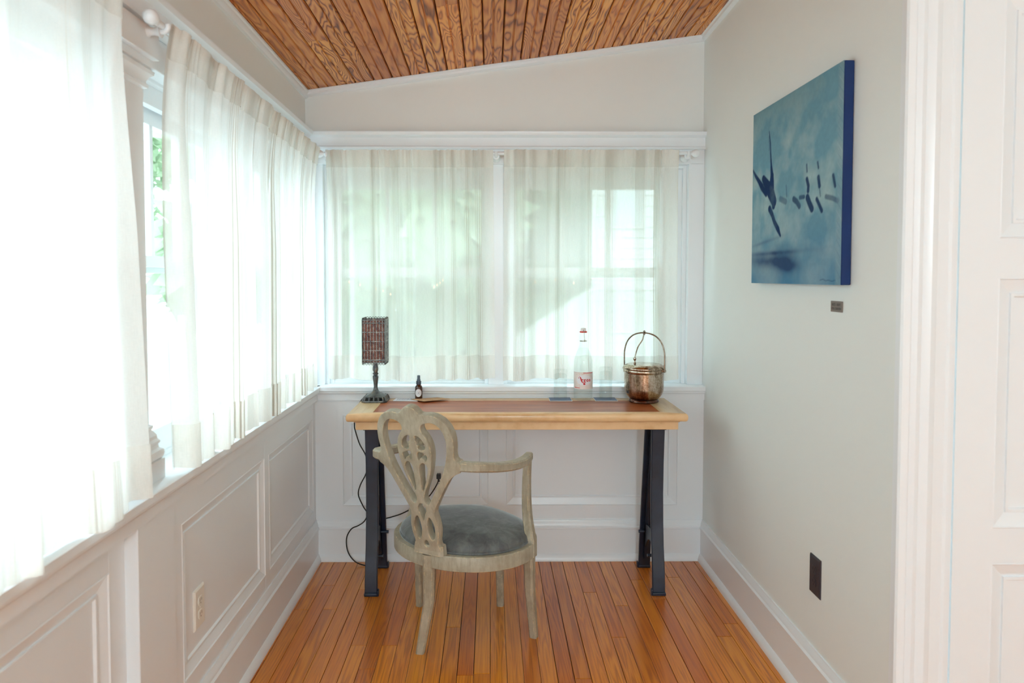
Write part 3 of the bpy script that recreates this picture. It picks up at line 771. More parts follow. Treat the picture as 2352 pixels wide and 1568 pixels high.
# legs: world-space feet with tops on the ring
def leg(top, mid, foot, w0, w1, rot, nm='leg'):
    path = [Vector(top), Vector(mid), Vector(foot)]
    path = [path[0], path[0].lerp(path[1], .5), path[1], path[1].lerp(path[2], .5), path[2]]
    rv = Rv*math.cos(rot) + Fv*math.sin(rot); uv_ = -Rv*math.sin(rot) + Fv*math.cos(rot)
    n = len(path); secs = [(w0 + (w1-w0)*i/(n-1),)*2 for i in range(n)]
    return obj(nm, MB().sweep(path, secs, [(rv, uv_)]*n), 'chair', chair, smooth=True, ang=30)
leg(L3(-.02, -.222, SZ - .006), L3(-.026, -.216, .19), (-.255, 2.478, 0), .046, .031, .35)
leg(L3(.262, .02, SZ - .006), L3(.266, .022, .2), (.163, 2.585, 0), .040, .028, 0)
leg(L3(.045, .205, SZ - .03), L3(.047, .207, .2), (.040, 2.838, 0), .038, .027, .3)
leg(L3(-.25, .06, SZ - .03), L3(-.25, .062, .2), (-.294, 2.838, 0), .038, .027, .0)

# pierced back, drawn flat as outline plus holes, extruded, then leaned and curved
t13 = math.radians(13)
Vv = -Fv*math.sin(t13) + Zv*math.cos(t13); Nv = -Fv*math.cos(t13) - Zv*math.sin(t13)
BO = L3(-.012, -.228, SZ + .004)
def smooth_poly(pts, it=2):
    for _ in range(it):
        q = []
        for i in range(len(pts)):
            a, b = pts[i], pts[(i+1) % len(pts)]
            q += [(a[0]*.75 + b[0]*.25, a[1]*.75 + b[1]*.25), (a[0]*.25 + b[0]*.75, a[1]*.25 + b[1]*.75)]
        pts = q
    return pts
out_r = [(0, .562), (.018, .558), (.031, .546), (.038, .536), (.05, .534), (.075, .537), (.103, .531), (.128, .514), (.146, .487), (.154, .455), (.154, .42), (.149, .392),
         (.152, .372), (.168, .366), (.170, .332), (.146, .322), (.124, .303), (.094, .255), (.066, .205), (.046, .168), (.052, .140), (.057, .105), (.053, .070), (.047, .050), (.049, .034), (.056, .028), (.056, .0)]
outline = out_r + [(-a, b) for a, b in out_r[::-1] if a > 0]
hole_big = [(.052, .497), (.078, .503), (.100, .495), (.117, .474), (.125, .445), (.124, .41), (.117, .375), (.103, .330), (.078, .282), (.052, .238), (.030, .199), (.014, .222), (.030, .262), (.050, .305), (.062, .350), (.069, .390), (.066, .425), (.054, .452), (.040, .468), (.040, .486)]
leafU = [(.010, .448), (.026, .445), (.040, .432), (.046, .415), (.034, .408), (.020, .412), (.022, .425), (.012, .428)]
leafM = [(.012, .402), (.024, .398), (.042, .396), (.050, .388), (.048, .368), (.034, .372), (.020, .366), (.013, .376)]
leafL = [(.012, .345), (.026, .356), (.045, .350), (.044, .330), (.036, .305), (.022, .272), (.014, .262), (.012, .300)]
low_lobe = [(.022, .146), (.034, .132), (.041, .105), (.038, .075), (.026, .062), (.017, .078), (.016, .105)]
mirror = lambda p: [(-a, b) for a, b in p][::-1]
waist = [(0, .205), (.020, .180), (.006, .150), (0, .128), (-.006, .150), (-.020, .180)]
dia = [(0, .058), (.010, .045), (.009, .028), (-.009, .028), (-.010, .045)]
cu_ = bpy.data.curves.new('backrest_curve', 'CURVE'); cu_.dimensions = '2D'; cu_.fill_mode = 'BOTH'; cu_.extrude = .0135; cu_.bevel_depth = .0025; cu_.bevel_resolution = 1; cu_.offset = -.0025
grow = lambda P_, k=1.07: [((a - sum(p[0] for p in P_)/len(P_))*k + sum(p[0] for p in P_)/len(P_), (b - sum(p[1] for p in P_)/len(P_))*k + sum(p[1] for p in P_)/len(P_)) for a, b in P_]
leafU = [(.009, .455), (.020, .456), (.034, .447), (.045, .430), (.048, .412), (.038, .404), (.026, .404), (.017, .410), (.021, .420), (.013, .424), (.017, .434), (.010, .438), (.013, .446)]
leafM = [(.011, .388), (.017, .398), (.030, .396), (.050, .386), (.048, .372), (.041, .360), (.035, .374), (.024, .376), (.014, .362)]
leafL = [(.012, .335), (.020, .352), (.032, .358), (.046, .346), (.045, .328), (.036, .298), (.022, .262), (.015, .244), (.011, .262), (.013, .300)]
low_lobe = grow([(.022, .150), (.036, .132), (.042, .105), (.038, .072), (.026, .056), (.015, .078), (.013, .110)], 1.08)
hole_big = grow(hole_big, 1.05)
for pl, it in ((outline, 1), (hole_big, 2), (mirror(hole_big), 2), (leafU, 1), (mirror(leafU), 1), (leafM, 1), (mirror(leafM), 1), (leafL, 1), (mirror(leafL), 1), (low_lobe, 2), (mirror(low_lobe), 2), (waist, 1), (dia, 1)):
    q = smooth_poly(pl, it); s_ = cu_.splines.new('POLY'); s_.points.add(len(q) - 1)
    for pt, (a, b) in zip(s_.points, q): pt.co = (a, b, 0, 1)
    s_.use_cyclic_u = True
tmp = bpy.data.objects.new('tmp', cu_); COL.objects.link(tmp)
dg = bpy.context.evaluated_depsgraph_get(); me = bpy.data.meshes.new_from_object(tmp.evaluated_get(dg)); me.name = 'backrest'
bpy.data.objects.remove(tmp)
bm = bmesh.new(); bm.from_mesh(me); bmesh.ops.remove_doubles(bm, verts=bm.verts, dist=.0002)
for c_ in np.arange(-.165, .17, .0125):
    bmesh.ops.bisect_plane(bm, geom=bm.verts[:] + bm.edges[:] + bm.faces[:], plane_co=(float(c_), 0, 0), plane_no=(1, 0, 0), dist=1e-5)
for c_ in np.arange(.03, .34, .03):
    bmesh.ops.bisect_plane(bm, geom=bm.verts[:] + bm.edges[:] + bm.faces[:], plane_co=(0, float(c_), 0), plane_no=(0, 1, 0), dist=1e-5)
for v in bm.verts:
    u_, h_, d_ = v.co
    bend = -.55*u_*u_ * min(1, h_/.3)
    v.co = BO + Rv*u_ + Vv*h_ + Nv*(d_ + bend)
bmesh.ops.recalc_face_normals(bm, faces=bm.faces)
bm.to_mesh(me); bm.free(); me.materials.clear(); me.materials.append(M['chair'])
me.polygons.foreach_set('use_smooth', [True]*len(me.polygons)); me.set_sharp_from_angle(angle=math.radians(32))
bk = bpy.data.objects.new('backrest', me); COL.objects.link(bk); bk.parent = chair; bk.location = -Vector(chair.location)
# carved leaf ribs standing proud on the splat
m = MB()
def on_back(u_, h_, d_=.014): return BO + Rv*u_ + Vv*h_ + Nv*d_
m.sweep([BO + Zv*-.004 + Nv*.0, BO + Zv*.030], [(.122, .040), (.116, .036)], [(Rv, Fv)]*2)
obj('splat_shoe', m, 'chair', chair, smooth=True, ang=30)
def arm(sg):
    pts = [BO + Rv*(sg*.160) + Vv*.349 + Nv*-.014, L3(sg*.208, -.275, .722), L3(sg*.243, -.19, .706), L3(sg*.256, -.09, .691), L3(sg*.252, 0, .684), L3(sg*.243, .055, .685), L3(sg*.240, .072, .685)]
    P = []
    for i in range(len(pts)-1):
        p0 = pts[max(0, i-1)]; p1 = pts[i]; p2 = pts[i+1]; p3 = pts[min(len(pts)-1, i+2)]
        for k in range(5):
            t = k/5; P.append(.5*((2*p1) + (p2-p0)*t + (2*p0-5*p1+4*p2-p3)*t*t + (3*p1-p0-3*p2+p3)*t**3))
    P.append(pts[-1]); n = len(P); fr = []; secs = []
    for i, p in enumerate(P):
        t = (P[min(n-1, i+1)] - P[max(0, i-1)]).normalized(); r_ = t.cross(Zv).normalized()
        fr.append((r_, r_.cross(t))); q = i/(n-1)
        secs.append((.027 + .012*math.sin(q*PI), .034 - .007*q))
    obj('arm', MB().sweep(P, secs, fr), 'chair', chair, smooth=True, ang=35)
    sp2 = [L3(sg*.243, .052, .684), L3(sg*.238, .054, .62), L3(sg*.236, .055, .54), L3(sg*.243, .048, .465), L3(sg*.258, .034, .41), L3(sg*.268, .024, SZ - .01), L3(sg*.268, .022, SZ - .05)]
    Q = []
    for i in range(len(sp2)-1):
        p0 = sp2[max(0, i-1)]; p1 = sp2[i]; p2 = sp2[i+1]; p3 = sp2[min(len(sp2)-1, i+2)]
        for k in range(4):
            t = k/4; Q.append(.5*((2*p1) + (p2-p0)*t + (2*p0-5*p1+4*p2-p3)*t*t + (3*p1-p0-3*p2+p3)*t**3))
    Q.append(sp2[-1]); n = len(Q)
    obj('arm_support', MB().sweep(Q, [(.026 + .014*i/(n-1), .024 + .016*i/(n-1)) for i in range(n)], [(Rv, Fv)]*n), 'chair', chair, smooth=True, ang=35)
arm(1); arm(-1)

# ---------------------------------------------------------------- table lamp
lx, ly = -.533, 3.215
lamp = thing('table_lamp', 'small dark bronze table lamp with square pierced metal shade, left end of desk', 'lamp', (lx, ly, DZ))
def sqring(s, z, c=.25, rot=0):
    q = s*(1 - c); pts = [(-q, -s), (q, -s), (s, -q), (s, q), (q, s), (-q, s), (-s, q), (-s, -q)]
    return [(lx + a, ly + b, DZ + z) for a, b in pts]
rings = [sqring(.058, 0), sqring(.059, .004), sqring(.058, .009)]
base = obj('base', MB().loft(rings), 'bronze', lamp, smooth=True, ang=25)
# pierced sloping skirt: bars between lower plinth and upper collar
m = MB()
m.loft([sqring(.047, .0225), sqring(.044, .026), sqring(.032, .031), sqring(.021, .037), sqring(.014, .045), sqring(.0105, .052)])
obj('skirt_top', m, 'bronze', base, smooth=True, ang=30)
m = MB()
for side in range(4):
    for k in range(5):
        q = -.044 + .022*k
        for s0, s1 in (((q, -.0545), (q*.86, -.0455)),):
            c_, n_ = math.cos(side*PI/2), math.sin(side*PI/2)
            R_ = lambda p: (lx + p[0]*c_ - p[1]*n_, ly + p[0]*n_ + p[1]*c_)
            a = R_(s0); b = R_(s1)
            m.tube([(a[0], a[1], DZ + .007), ((a[0]*.5+b[0]*.5), (a[1]*.5+b[1]*.5), DZ + .018), (b[0], b[1], DZ + .0245)], .0042, 6)
o = obj('pierced_rim', m, 'bronze', base, smooth=True); o['kind'] = 'stuff'
stem = [(.0105, .050), (.012, .053), (.0105, .056), (.0088, .066), (.0100, .085), (.0125, .103), (.0135, .110), (.0125, .116), (.0095, .119), (.0095, .122), (.0135, .125), (.0135, .128), (.0095, .131), (.0098, .136), (.0125, .142), (.0130, .150), (.0105, .166), (.0088, .182), (.0092, .20), (.006, .215)]
obj('stem', MB().lathe(stem, (lx, ly, DZ), 20, True), 'bronze', lamp, smooth=True, ang=40)
sh0, sh1, hw = .181, .380, .0515
shade = obj('lamp_shade', MB(), 'bronze', lamp) if False else bpy.data.objects.new('lamp_shade', None)
m = MB(); zz = (sh0, sh1)
for a in (-1, 1):
    for b in (-1, 1):
        m.box(lx + a*hw - .0018, lx + a*hw + .0018, ly + b*hw - .0018, ly + b*hw + .0018, DZ + sh0, DZ + sh1)
for z in (sh0, sh1 - .004, sh0 + .010, sh1 - .018):
    for a in (-1, 1):
        m.box(lx - hw, lx + hw, ly + a*hw - .0014, ly + a*hw + .0014, DZ + z, DZ + z + .004)
        m.box(lx + a*hw - .0014, lx + a*hw + .0014, ly - hw, ly + hw, DZ + z, DZ + z + .004)
# spider holding the shade on the stem
m.box(lx - hw, lx + hw, ly - .0015, ly + .0015, DZ + .205, DZ + .208).box(lx - .0015, lx + .0015, ly - hw, ly + hw, DZ + .205, DZ + .208)
shade = obj('lamp_shade', m, 'bronze', lamp)
m = MB()
def face(side, u_, z, d=0):
    c_, n_ = math.cos(side*PI/2), math.sin(side*PI/2); y_ = -hw - d
    return (lx + u_*c_ - y_*n_, ly + u_*n_ + y_*c_, DZ + z)
zl, zu = sh0 + .004, sh1 - .004
for side in range(4):
    step = .0092; H_ = zu - zl; Wd = 2*hw
    k = -H_
    while k < Wd:
        for s in (1, -1):
            a0 = max(0, k); a1 = min(Wd, k + H_)
            if a1 - a0 > .003:
                p = [(a0 - hw)*s, zl + (a0 - k)], [(a1 - hw)*s, zl + (a1 - k)]
                P0, P1 = face(side, *p[0]), face(side, *p[1])
                m.tube([P0, P1], .0008, 4)
        k += step
    for cc in range(7):
        uc = -hw + .0105 + cc*.0137
        m.add([face(side, uc - .0013, zl, .0012), face(side, uc + .0013, zl, .0012), face(side, uc + .0013, zu, .0012), face(side, uc - .0013, zu, .0012),
               face(side, uc - .0013, zl, 0), face(side, uc + .0013, zl, 0), face(side, uc + .0013, zu, 0), face(side, uc - .0013, zu, 0)],
              [(0, 1, 2, 3), (4, 5, 6, 7), (0, 1, 5, 4), (2, 3, 7, 6), (0, 3, 7, 4), (1, 2, 6, 5)])
    for rr in range(5):
        zz_ = zl + .012 + rr*(zu - zl - .024)/4
        m.add([face(side, -hw, zz_ - .0014, .001), face(side, hw, zz_ - .0014, .001), face(side, hw, zz_ + .0014, .001), face(side, -hw, zz_ + .0014, .001),
               face(side, -hw, zz_ - .0014, 0), face(side, hw, zz_ - .0014, 0), face(side, hw, zz_ + .0014, 0), face(side, -hw, zz_ + .0014, 0)],
              [(0, 1, 2, 3), (4, 5, 6, 7), (0, 1, 5, 4), (2, 3, 7, 6), (0, 3, 7, 4), (1, 2, 6, 5)])
o = obj('lattice', m, 'pewter', shade); o['kind'] = 'stuff'
m = MB(); h2 = hw - .003
m.box(lx - h2, lx + h2, ly - h2, ly - h2 + .001, DZ + zl, DZ + zu).box(lx - h2, lx + h2, ly + h2 - .001, ly + h2, DZ + zl, DZ + zu)
m.box(lx - h2, lx - h2 + .001, ly - h2, ly + h2, DZ + zl, DZ + zu).box(lx + h2 - .001, lx + h2, ly - h2, ly + h2, DZ + zl, DZ + zu)
o = obj('shade_liner', m, 'mica', shade); o['label'] = 'red brown liner behind the pierced metal'
m = MB()
for side in range(4):
    for k in range(8):
        uc = -hw + .0064 + k*.01285
        for z in (sh1 + .003, sh0 - .003):
            ctr = face(side, uc, z); ring = []
            for j in range(10):
                a = 2*PI*j/10; ring.append(face(side, uc + .0048*math.cos(a), z + .0042*math.sin(a)))
            m.tube(ring, .0013, 5, closed=True)
o = obj('ring_trim', m, 'bronze', shade, smooth=True); o['kind'] = 'stuff'

# lamp cable and plug
def catmull(pts, n=6):
    P = [Vector(p) for p in pts]; out = []
    for i in range(len(P)-1):
        p0 = P[max(0, i-1)]; p1 = P[i]; p2 = P[i+1]; p3 = P[min(len(P)-1, i+2)]
        for k in range(n):
            t = k/n; out.append(.5*((2*p1) + (p2-p0)*t + (2*p0-5*p1+4*p2-p3)*t*t + (3*p1-p0-3*p2+p3)*t**3))
    return out + [P[-1]]
cp_ = [(-.575, 3.262, .789), (-.592, 3.275, .789), (-.612, 3.284, .776), (-.640, 3.281, .72), (-.645, 3.276, .66), (-.640, 3.275, .63), (-.62, 3.272, .569), (-.592, 3.270, .517), (-.584, 3.27, .46), (-.594, 3.27, .42), (-.617, 3.27, .375), (-.627, 3.268, .329),
       (-.605, 3.266, .275), (-.585, 3.264, .24), (-.597, 3.262, .205), (-.625, 3.26, .184), (-.66, 3.262, .166), (-.683, 3.262, .122), (-.677, 3.255, .064), (-.646, 3.245, .022), (-.605, 3.235, .006), (-.56, 3.23, .005),
       (-.535, 3.245, .04), (-.53, 3.26, .12), (-.525, 3.265, .18), (-.504, 3.268, .210), (-.469, 3.27, .221), (-.418, 3.272, .238), (-.345, 3.274, .277), (-.293, 3.274, .318), (-.258, 3.274, .37), (-.247, 3.272, .398)]
cab = obj('power_cable', MB().tube(catmull(cp_), .0028, 7), 'cable', None, smooth=True)
tag(cab, 'thin black lamp cable looping down behind the left desk leg to the outlet', 'cable')
m = MB().box(-.257, -.237, 3.268, 3.2935, .402, .423); m.tube([(-.247, 3.272, .402), (-.247, 3.274, .388)], .005, 8)
o = obj('plug', m, 'plastic_black', cab, bevel=.003)

# ---------------------------------------------------------------- wall outlets
def outlet(name, mp, u0, u1, v0, v1, mat, slotmat, label, depth=.006):
    uc, vc = (u0+u1)/2, (v0+v1)/2
    c0 = mp(uc, vc, 0)
    r = thing(name, label, 'outlet', c0)
    b = .005
    rings = [[mp(u0, v0, 0), mp(u1, v0, 0), mp(u1, v1, 0), mp(u0, v1, 0)], [mp(u0 + .001, v0 + .001, depth*.5), mp(u1 - .001, v0 + .001, depth*.5), mp(u1 - .001, v1 - .001, depth*.5), mp(u0 + .001, v1 - .001, depth*.5)],
             [mp(u0 + b, v0 + b, depth), mp(u1 - b, v0 + b, depth), mp(u1 - b, v1 - b, depth), mp(u0 + b, v1 - b, depth)]]
    obj('cover_plate', MB().loft(rings), mat, r, bevel=.0006)
    for s in (-1, 1):
        cv = vc + s*.0195
        prof = [(.0145*math.cos(a) if abs(math.cos(a)) < 1 else .0145*math.cos(a), max(-.0125, min(.0125, .0165*math.sin(a)))) for a in [2*PI*j/24 for j in range(24)]]
        f_ = obj('socket', MB().loft([[mp(uc + a, cv + b_, depth*.6) for a, b_ in prof], [mp(uc + a, cv + b_, depth + .0018) for a, b_ in prof]]), mat, r, smooth=True, ang=30)
        sm = MB()
        for du in (-.0055, .0055): sm.mbox(mp, uc + du - .001, uc + du + .001, cv - .001, cv + .007, depth + .0012, depth + .0022)
        sm.loft([[mp(uc + .0022*math.cos(a), cv - .0065 + .0022*math.sin(a), d) for a in [2*PI*j/10 for j in range(10)]] for d in (depth + .001, depth + .0022)])
        obj('slot', sm, slotmat, f_)
    obj('screw', MB().loft([[mp(uc + .0025*math.cos(a), vc + .0025*math.sin(a), d) for a in [2*PI*j/12 for j in range(12)]] for d in (depth*.8, depth + .0012)]), mat, r)
    return r
outlet('wall_outlet', (lambda u, v, d: (XR - d, u, v)), 2.110, 2.182, .361, .484, 'outlet_black', 'slot', 'black double outlet low on the right wall')
outlet('wall_outlet', mp_left(XW - .013), 1.963, 2.033, .341, .460, 'plastic_white', 'slot_beige', 'ivory double outlet on the left wainscot panel')
outlet('wall_outlet', mp_back(YW + .013), -.288, -.210, .333, .452, 'plastic_white', 'slot', 'white double outlet on the back wainscot with the black plug in it')

# ---------------------------------------------------------------- picture
def painting():
    ya, yb, za, zb, d = 1.966, 2.64, 1.336, 1.966, .030
    t = thing('canvas_picture', 'blue and white abstract canvas print hanging on the right wall', 'picture', (XR, (ya+yb)/2, za))
    o = obj('stretched_canvas', MB().box(XR - d + .0008, XR - .0005, ya, yb, za, zb), 'canvas_side', t, bevel=.003)
    o['label'] = 'deep blue wrapped canvas edge'
    NU, NV = 250, 234
    a, b = np.meshgrid(np.linspace(0, 1, NU), np.linspace(0, 1, NV))
    def vnoise(fx, fy, seed, oct=4):
        r = np.zeros_like(a); amp = 1; tot = 0
        rs = np.random.default_rng(seed)
        for o_ in range(oct):
            nx, ny = int(fx*2**o_) + 2, int(fy*2**o_) + 2
            g = rs.random((ny + 1, nx + 1)); X = a*(nx - 1); Y = b*(ny - 1)
            xi = X.astype(int); yi = Y.astype(int); fx_ = X - xi; fy_ = Y - yi
            fx_ = fx_*fx_*(3-2*fx_); fy_ = fy_*fy_*(3-2*fy_)
            r += amp*((g[yi, xi]*(1-fx_) + g[yi, xi+1]*fx_)*(1-fy_) + (g[yi+1, xi]*(1-fx_) + g[yi+1, xi+1]*fx_)*fy_); tot += amp; amp *= .55
        return r/tot
    pale = np.array(srgb(176, 200, 200)[:3]); mid = np.array(srgb(112, 158, 176)[:3]); teal = np.array(srgb(78, 128, 146)[:3]); deep = np.array(srgb(10, 48, 92)[:3]); blue = np.array(srgb(40, 110, 158)[:3])
    n1 = vnoise(3, 3, 1); n2 = vnoise(9, 9, 2); n3 = vnoise(60, 60, 3, 2)
    def lerp(c0, c1, t_): return c0*(1 - t_[..., None]) + c1*t_[..., None]
    col = lerp(mid[None, None]*np.ones((NV, NU, 1)), pale, np.clip((n1 - .38)*2.6 + (n2-.5)*1.2, 0, 1))
    top = np.clip((b - .72)*3.2, 0, 1)*np.clip((n1*1.4 + n2*.6 - .55)*1.3, 0, 1); col = lerp(col, teal, np.clip(top*.85, 0, 1))
    lowm = np.clip((.42 - b)*2.2, 0, 1)*np.clip(.7*n2 + .5, 0, 1); col = lerp(col, blue, np.clip(lowm*.7, 0, .8))
    def gauss(x, y, sx, sy, ang=0):
        dx, dy = a - x, b - y; c_, s_ = math.cos(ang), math.sin(ang); p = dx*c_ + dy*s_; q = -dx*s_ + dy*c_
        return np.exp(-(p/sx)**2 - (q/sy)**2)
    bl = gauss(.18, .125, .26, .035, -.05) + gauss(.42, .13, .14, .06) + gauss(.5, .09, .10, .03) + .8*gauss(.3, .17, .35, .012) + .5*gauss(.18, .235, .2, .010, .1)
    col = lerp(col, deep*1.25 + .01, np.clip(bl*(.55 + .7*(n2 - .3)), 0, .92))
    def seg(p, q, w0, w1):
        px_, py_ = p; qx, qy = q; vx, vy = qx-px_, qy-py_; L2 = vx*vx + vy*vy
        t_ = np.clip(((a-px_)*vx + (b-py_)*vy)/L2, 0, 1); dd = np.hypot(a - px_ - t_*vx, b - py_ - t_*vy)
        return np.clip((w0 + (w1-w0)*t_ - dd)/.006 + .5, 0, 1)
    mask = np.zeros_like(a)
    def stroke(pts, ws, k=1.0):
        nonlocal mask
        for (p, q), (w0, w1) in zip(zip(pts, pts[1:]), zip(ws, ws[1:])): mask = np.maximum(mask, k*seg(p, q, w0, w1))
    stroke([(.224, .856), (.24, .787), (.246, .727), (.255, .665), (.267, .60)], [.003, .008, .008, .010, .020])
    stroke([(.223, .832), (.227, .751)], [.003, .003], .8)
    stroke([(.155, .60), (.215, .545), (.262, .50), (.296, .455), (.292, .43)], [.022, .038, .040, .032, .020])
    stroke([(.268, .60), (.262, .53)], [.022, .034])
    stroke([(.002, .673), (.045, .632), (.091, .595), (.135, .556), (.193, .505)], [.007, .012, .016, .022, .014])
    stroke([(.243, .419), (.279, .381), (.307, .34), (.353, .297), (.383, .26)], [.020, .017, .016, .018, .008])
    for p, w_, k in (([(.668, .594), (.672, .559)], .006, .8), ([(.672, .522), (.688, .487), (.685, .462)], .013, .95), ([(.68, .43), (.703, .398), (.726, .37)], .019, .95), ([(.776, .587), (.785, .559)], .007, .9), ([(.786, .514), (.797, .471)], .013, .95), ([(.797, .471), (.807, .421)], .004, .7), ([(.773, .411), (.8, .379), (.822, .351)], .012, .95), ([(.921, .503), (.939, .452)], .010, .85), ([(.86, .413), (.92, .398), (.964, .381)], .012, .6), ([(.601, .44), (.644, .438)], .011, .85), ([(.533, .44), (.568, .422), (.596, .397)], .016, .8), ([(.377, .459), (.441, .437)], .016, .5), ([(.445, .521), (.453, .463)], .005, .5), ([(.816, .022), (.844, .026), (.869, .019), (.893, .022), (.926, .017), (.955, .022)], .0015, .8)):
        stroke(p, [w_]*len(p), k)
    mask *= np.clip(.9 + .8*(n2 - .35), 0, 1)
    col = lerp(col, deep, np.clip(mask, 0, 1))
    # halftone strip along the near edge
    strip = np.clip((a - .945)/.02, 0, 1); stripes = .5 + .5*np.sin((a*.674 + b*.63)*2*PI/.006)
    col = lerp(col, pale*1.05, strip*.35); col = lerp(col, blue*.8, strip*.45*(stripes > .5))
    col *= (.94 + .12*n3)[..., None]
    X = XR - d
    vs = [(X, yb - (yb-ya)*a[j, i], za + (zb-za)*b[j, i]) for j in range(NV) for i in range(NU)]
    fs = [(j*NU+i, j*NU+i+1, (j+1)*NU+i+1, (j+1)*NU+i) for j in range(NV-1) for i in range(NU-1)]
    me = bpy.data.meshes.new('print_face'); me.from_pydata(vs, [], fs)
    at = me.color_attributes.new('print', 'FLOAT_COLOR', 'POINT')
    at.data.foreach_set('color', np.concatenate([col.reshape(-1, 3), np.ones((NU*NV, 1))], 1).astype(np.float32).ravel())
    tt = NT('blue_print_on_canvas'); bs = tt.bsdf(Roughness=.8); bs.inputs['Specular IOR Level'].default_value = .2
    an = tt.new('Attribute'); an.attribute_name = 'print'; tt.link(an.outputs['Color'], bs.inputs['Base Color'])
    tt.bump(tt.noise(tt.coord(), 500, 2), .2, .0006, bs)
    me.materials.append(tt.m)
    o = bpy.data.objects.new('print_face', me); COL.objects.link(o); o.parent = t; o.location = -Vector(t.location)
painting()

# ---------------------------------------------------------------- lettering helper
def text_mb(body, size, fn, bold=0, extr=.0002, shear=0, align='CENTER', spacing=1.0):
    c = bpy.data.curves.new('t', 'FONT'); c.body = body; c.size = size; c.align_x = align; c.align_y = 'CENTER'; c.offset = bold; c.extrude = extr; c.shear = shear; c.space_character = spacing; c.resolution_u = 3
    o = bpy.data.objects.new('t', c); COL.objects.link(o)
    me = bpy.data.meshes.new_from_object(o.evaluated_get(bpy.context.evaluated_depsgraph_get()))
    bpy.data.objects.remove(o)
    m = MB(); m.v = [tuple(fn(*v.co)) for v in me.vertices]; m.f = [tuple(p.vertices) for p in me.polygons]
    bpy.data.meshes.remove(me); return m
pl = thing('wall_plaque', 'small weathered metal plaque below the blue canvas picture', 'plaque', (XR, 2.042, 1.271))
obj('plate', MB().box(XR - .003, XR - .0003, 2.008, 2.076, 1.256, 1.288), 'plaque', pl, bevel=.0008)
m = text_mb('ARTS - RUST', .0105, lambda x_, y_, z_: (XR - .0031 - z_, 2.043 - x_*.9, 1.2775 + y_), .0002)
m2 = text_mb('STILL GARDEN', .0095, lambda x_, y_, z_: (XR - .0031 - z_, 2.043 - x_*.9, 1.2655 + y_), .0002)
m.add(m2.v, m2.f); obj('lettering', m, 'plaque_ink', pl)

# ---------------------------------------------------------------- small things on the desk
# amber spray bottle
bx, by = -.3385, 3.262
sb = thing('spray_bottle', 'small amber glass spray bottle with round white label and slate cap', 'bottle', (bx, by, DZ))
obj('body', MB().lathe([(.001, .0), (.015, .0), (.0175, .003), (.0175, .052), (.0165, .059), (.012, .065), (.0095, .068), (.0095, .073)], (bx, by, DZ), 28), 'amber', sb, smooth=True)
obj('collar', MB().lathe([(.0095, .068), (.0118, .069), (.0118, .084), (.0105, .086), (.001, .086)], (bx, by, DZ), 24), 'collar', sb, smooth=True)
obj('sprayer', MB().lathe([(.0088, .086), (.0085, .093), (.0072, .094), (.0070, .110), (.006, .112), (.001, .112)], (bx, by, DZ), 20), 'sprayer', sb, smooth=True)
def wrap(cx, cy, r, cz): return lambda u_, v_, d_: (cx + (r + d_)*math.sin(u_/r), cy - (r + d_)*math.cos(u_/r), cz + v_)
def disc_on(wr, a, b, d, n=40, rings_n=6, cx=0, cz=0):
    m = MB(); rings = []
    for k in range(rings_n + 1):
        q = max(k/rings_n, .02); rings.append([wr(cx + a*q*math.cos(2*PI*j/n), cz + b*q*math.sin(2*PI*j/n), d) for j in range(n)])
    return m.loft(rings, True, False)
wr = wrap(bx, by, .0176, DZ + .031)
lb = obj('label', disc_on(wr, .0158, .0185, .0003), 'paper', sb, smooth=True)
m = disc_on(wr, .0022, .0028, .0006, 16, 2)
for rr in (.0055, .0085):
    ring = [[wr((rr + e)*math.cos(2*PI*j/36), (rr + e)*1.1*math.sin(2*PI*j/36), .0006) for j in range(36)] for e in (0, .0004)]
    m.loft(ring, True, False)
o = obj('label_print', m, 'ink', lb); o['kind'] = 'stuff'
# white card and kraft envelope
cdm = MB(); c0 = [(-.452, 3.205), (-.338, 3.195), (-.332, 3.268), (-.446, 3.276)]
cdm.loft([[(x_, y_, DZ + z) for x_, y_ in c0] for z in (.0003, .0022)])
card = obj('white_card', cdm, 'paper', None); tag(card, 'white printed card lying between the lamp and the spray bottle', 'card')
m = MB()
for i in range(8):
    y_ = 3.212 + i*.007; x_ = -.438
    while x_ < -.352:
        l_ = .003 + rng.random()*.009
        m.box(x_, x_ + l_, y_, y_ + .0014, DZ + .0023, DZ + .0025); x_ += l_ + .0022
o = obj('printed_lines', m, 'ink', card); o['kind'] = 'stuff'
ec = [(-.372, 3.243), (-.306, 3.150), (-.196, 3.236), (-.262, 3.300)]
ec = [(-.372, 3.236), (-.304, 3.158), (-.190, 3.222), (-.252, 3.283)]
em = MB(); em.loft([[(x_, y_, DZ + .0024 + (.004 if i in (1, 2) else 0) + z) for i, (x_, y_) in enumerate(ec)] for z in (0, .0016)])
env = obj('kraft_envelope', em, 'kraft', None, loc=None); tag(env, 'brown kraft paper card lying at an angle in front of the spray bottle', 'card')
A0, A1, A3 = Vector((ec[1][0], ec[1][1], DZ + .0082)), Vector((ec[2][0], ec[2][1], DZ + .0082)), Vector((ec[0][0], ec[0][1], DZ + .0042))
eu = (A1 - A0); ev = (A3 - A0)
m = MB()
for r_ in range(3):
    for k in range(10):
        if (k*7 + r_*3) % 5 == 0: continue
        p = A0 + eu*(.12 + .078*k) + ev*(.25 + .2*r_); q1 = eu.normalized()*.0055; q2 = ev.normalized()*.0022
        m.add([p, p + q1, p + q1 + q2, p + q2], [(0, 1, 2, 3)])
o = obj('printed_lines', m, 'inkdark', env); o['kind'] = 'stuff'
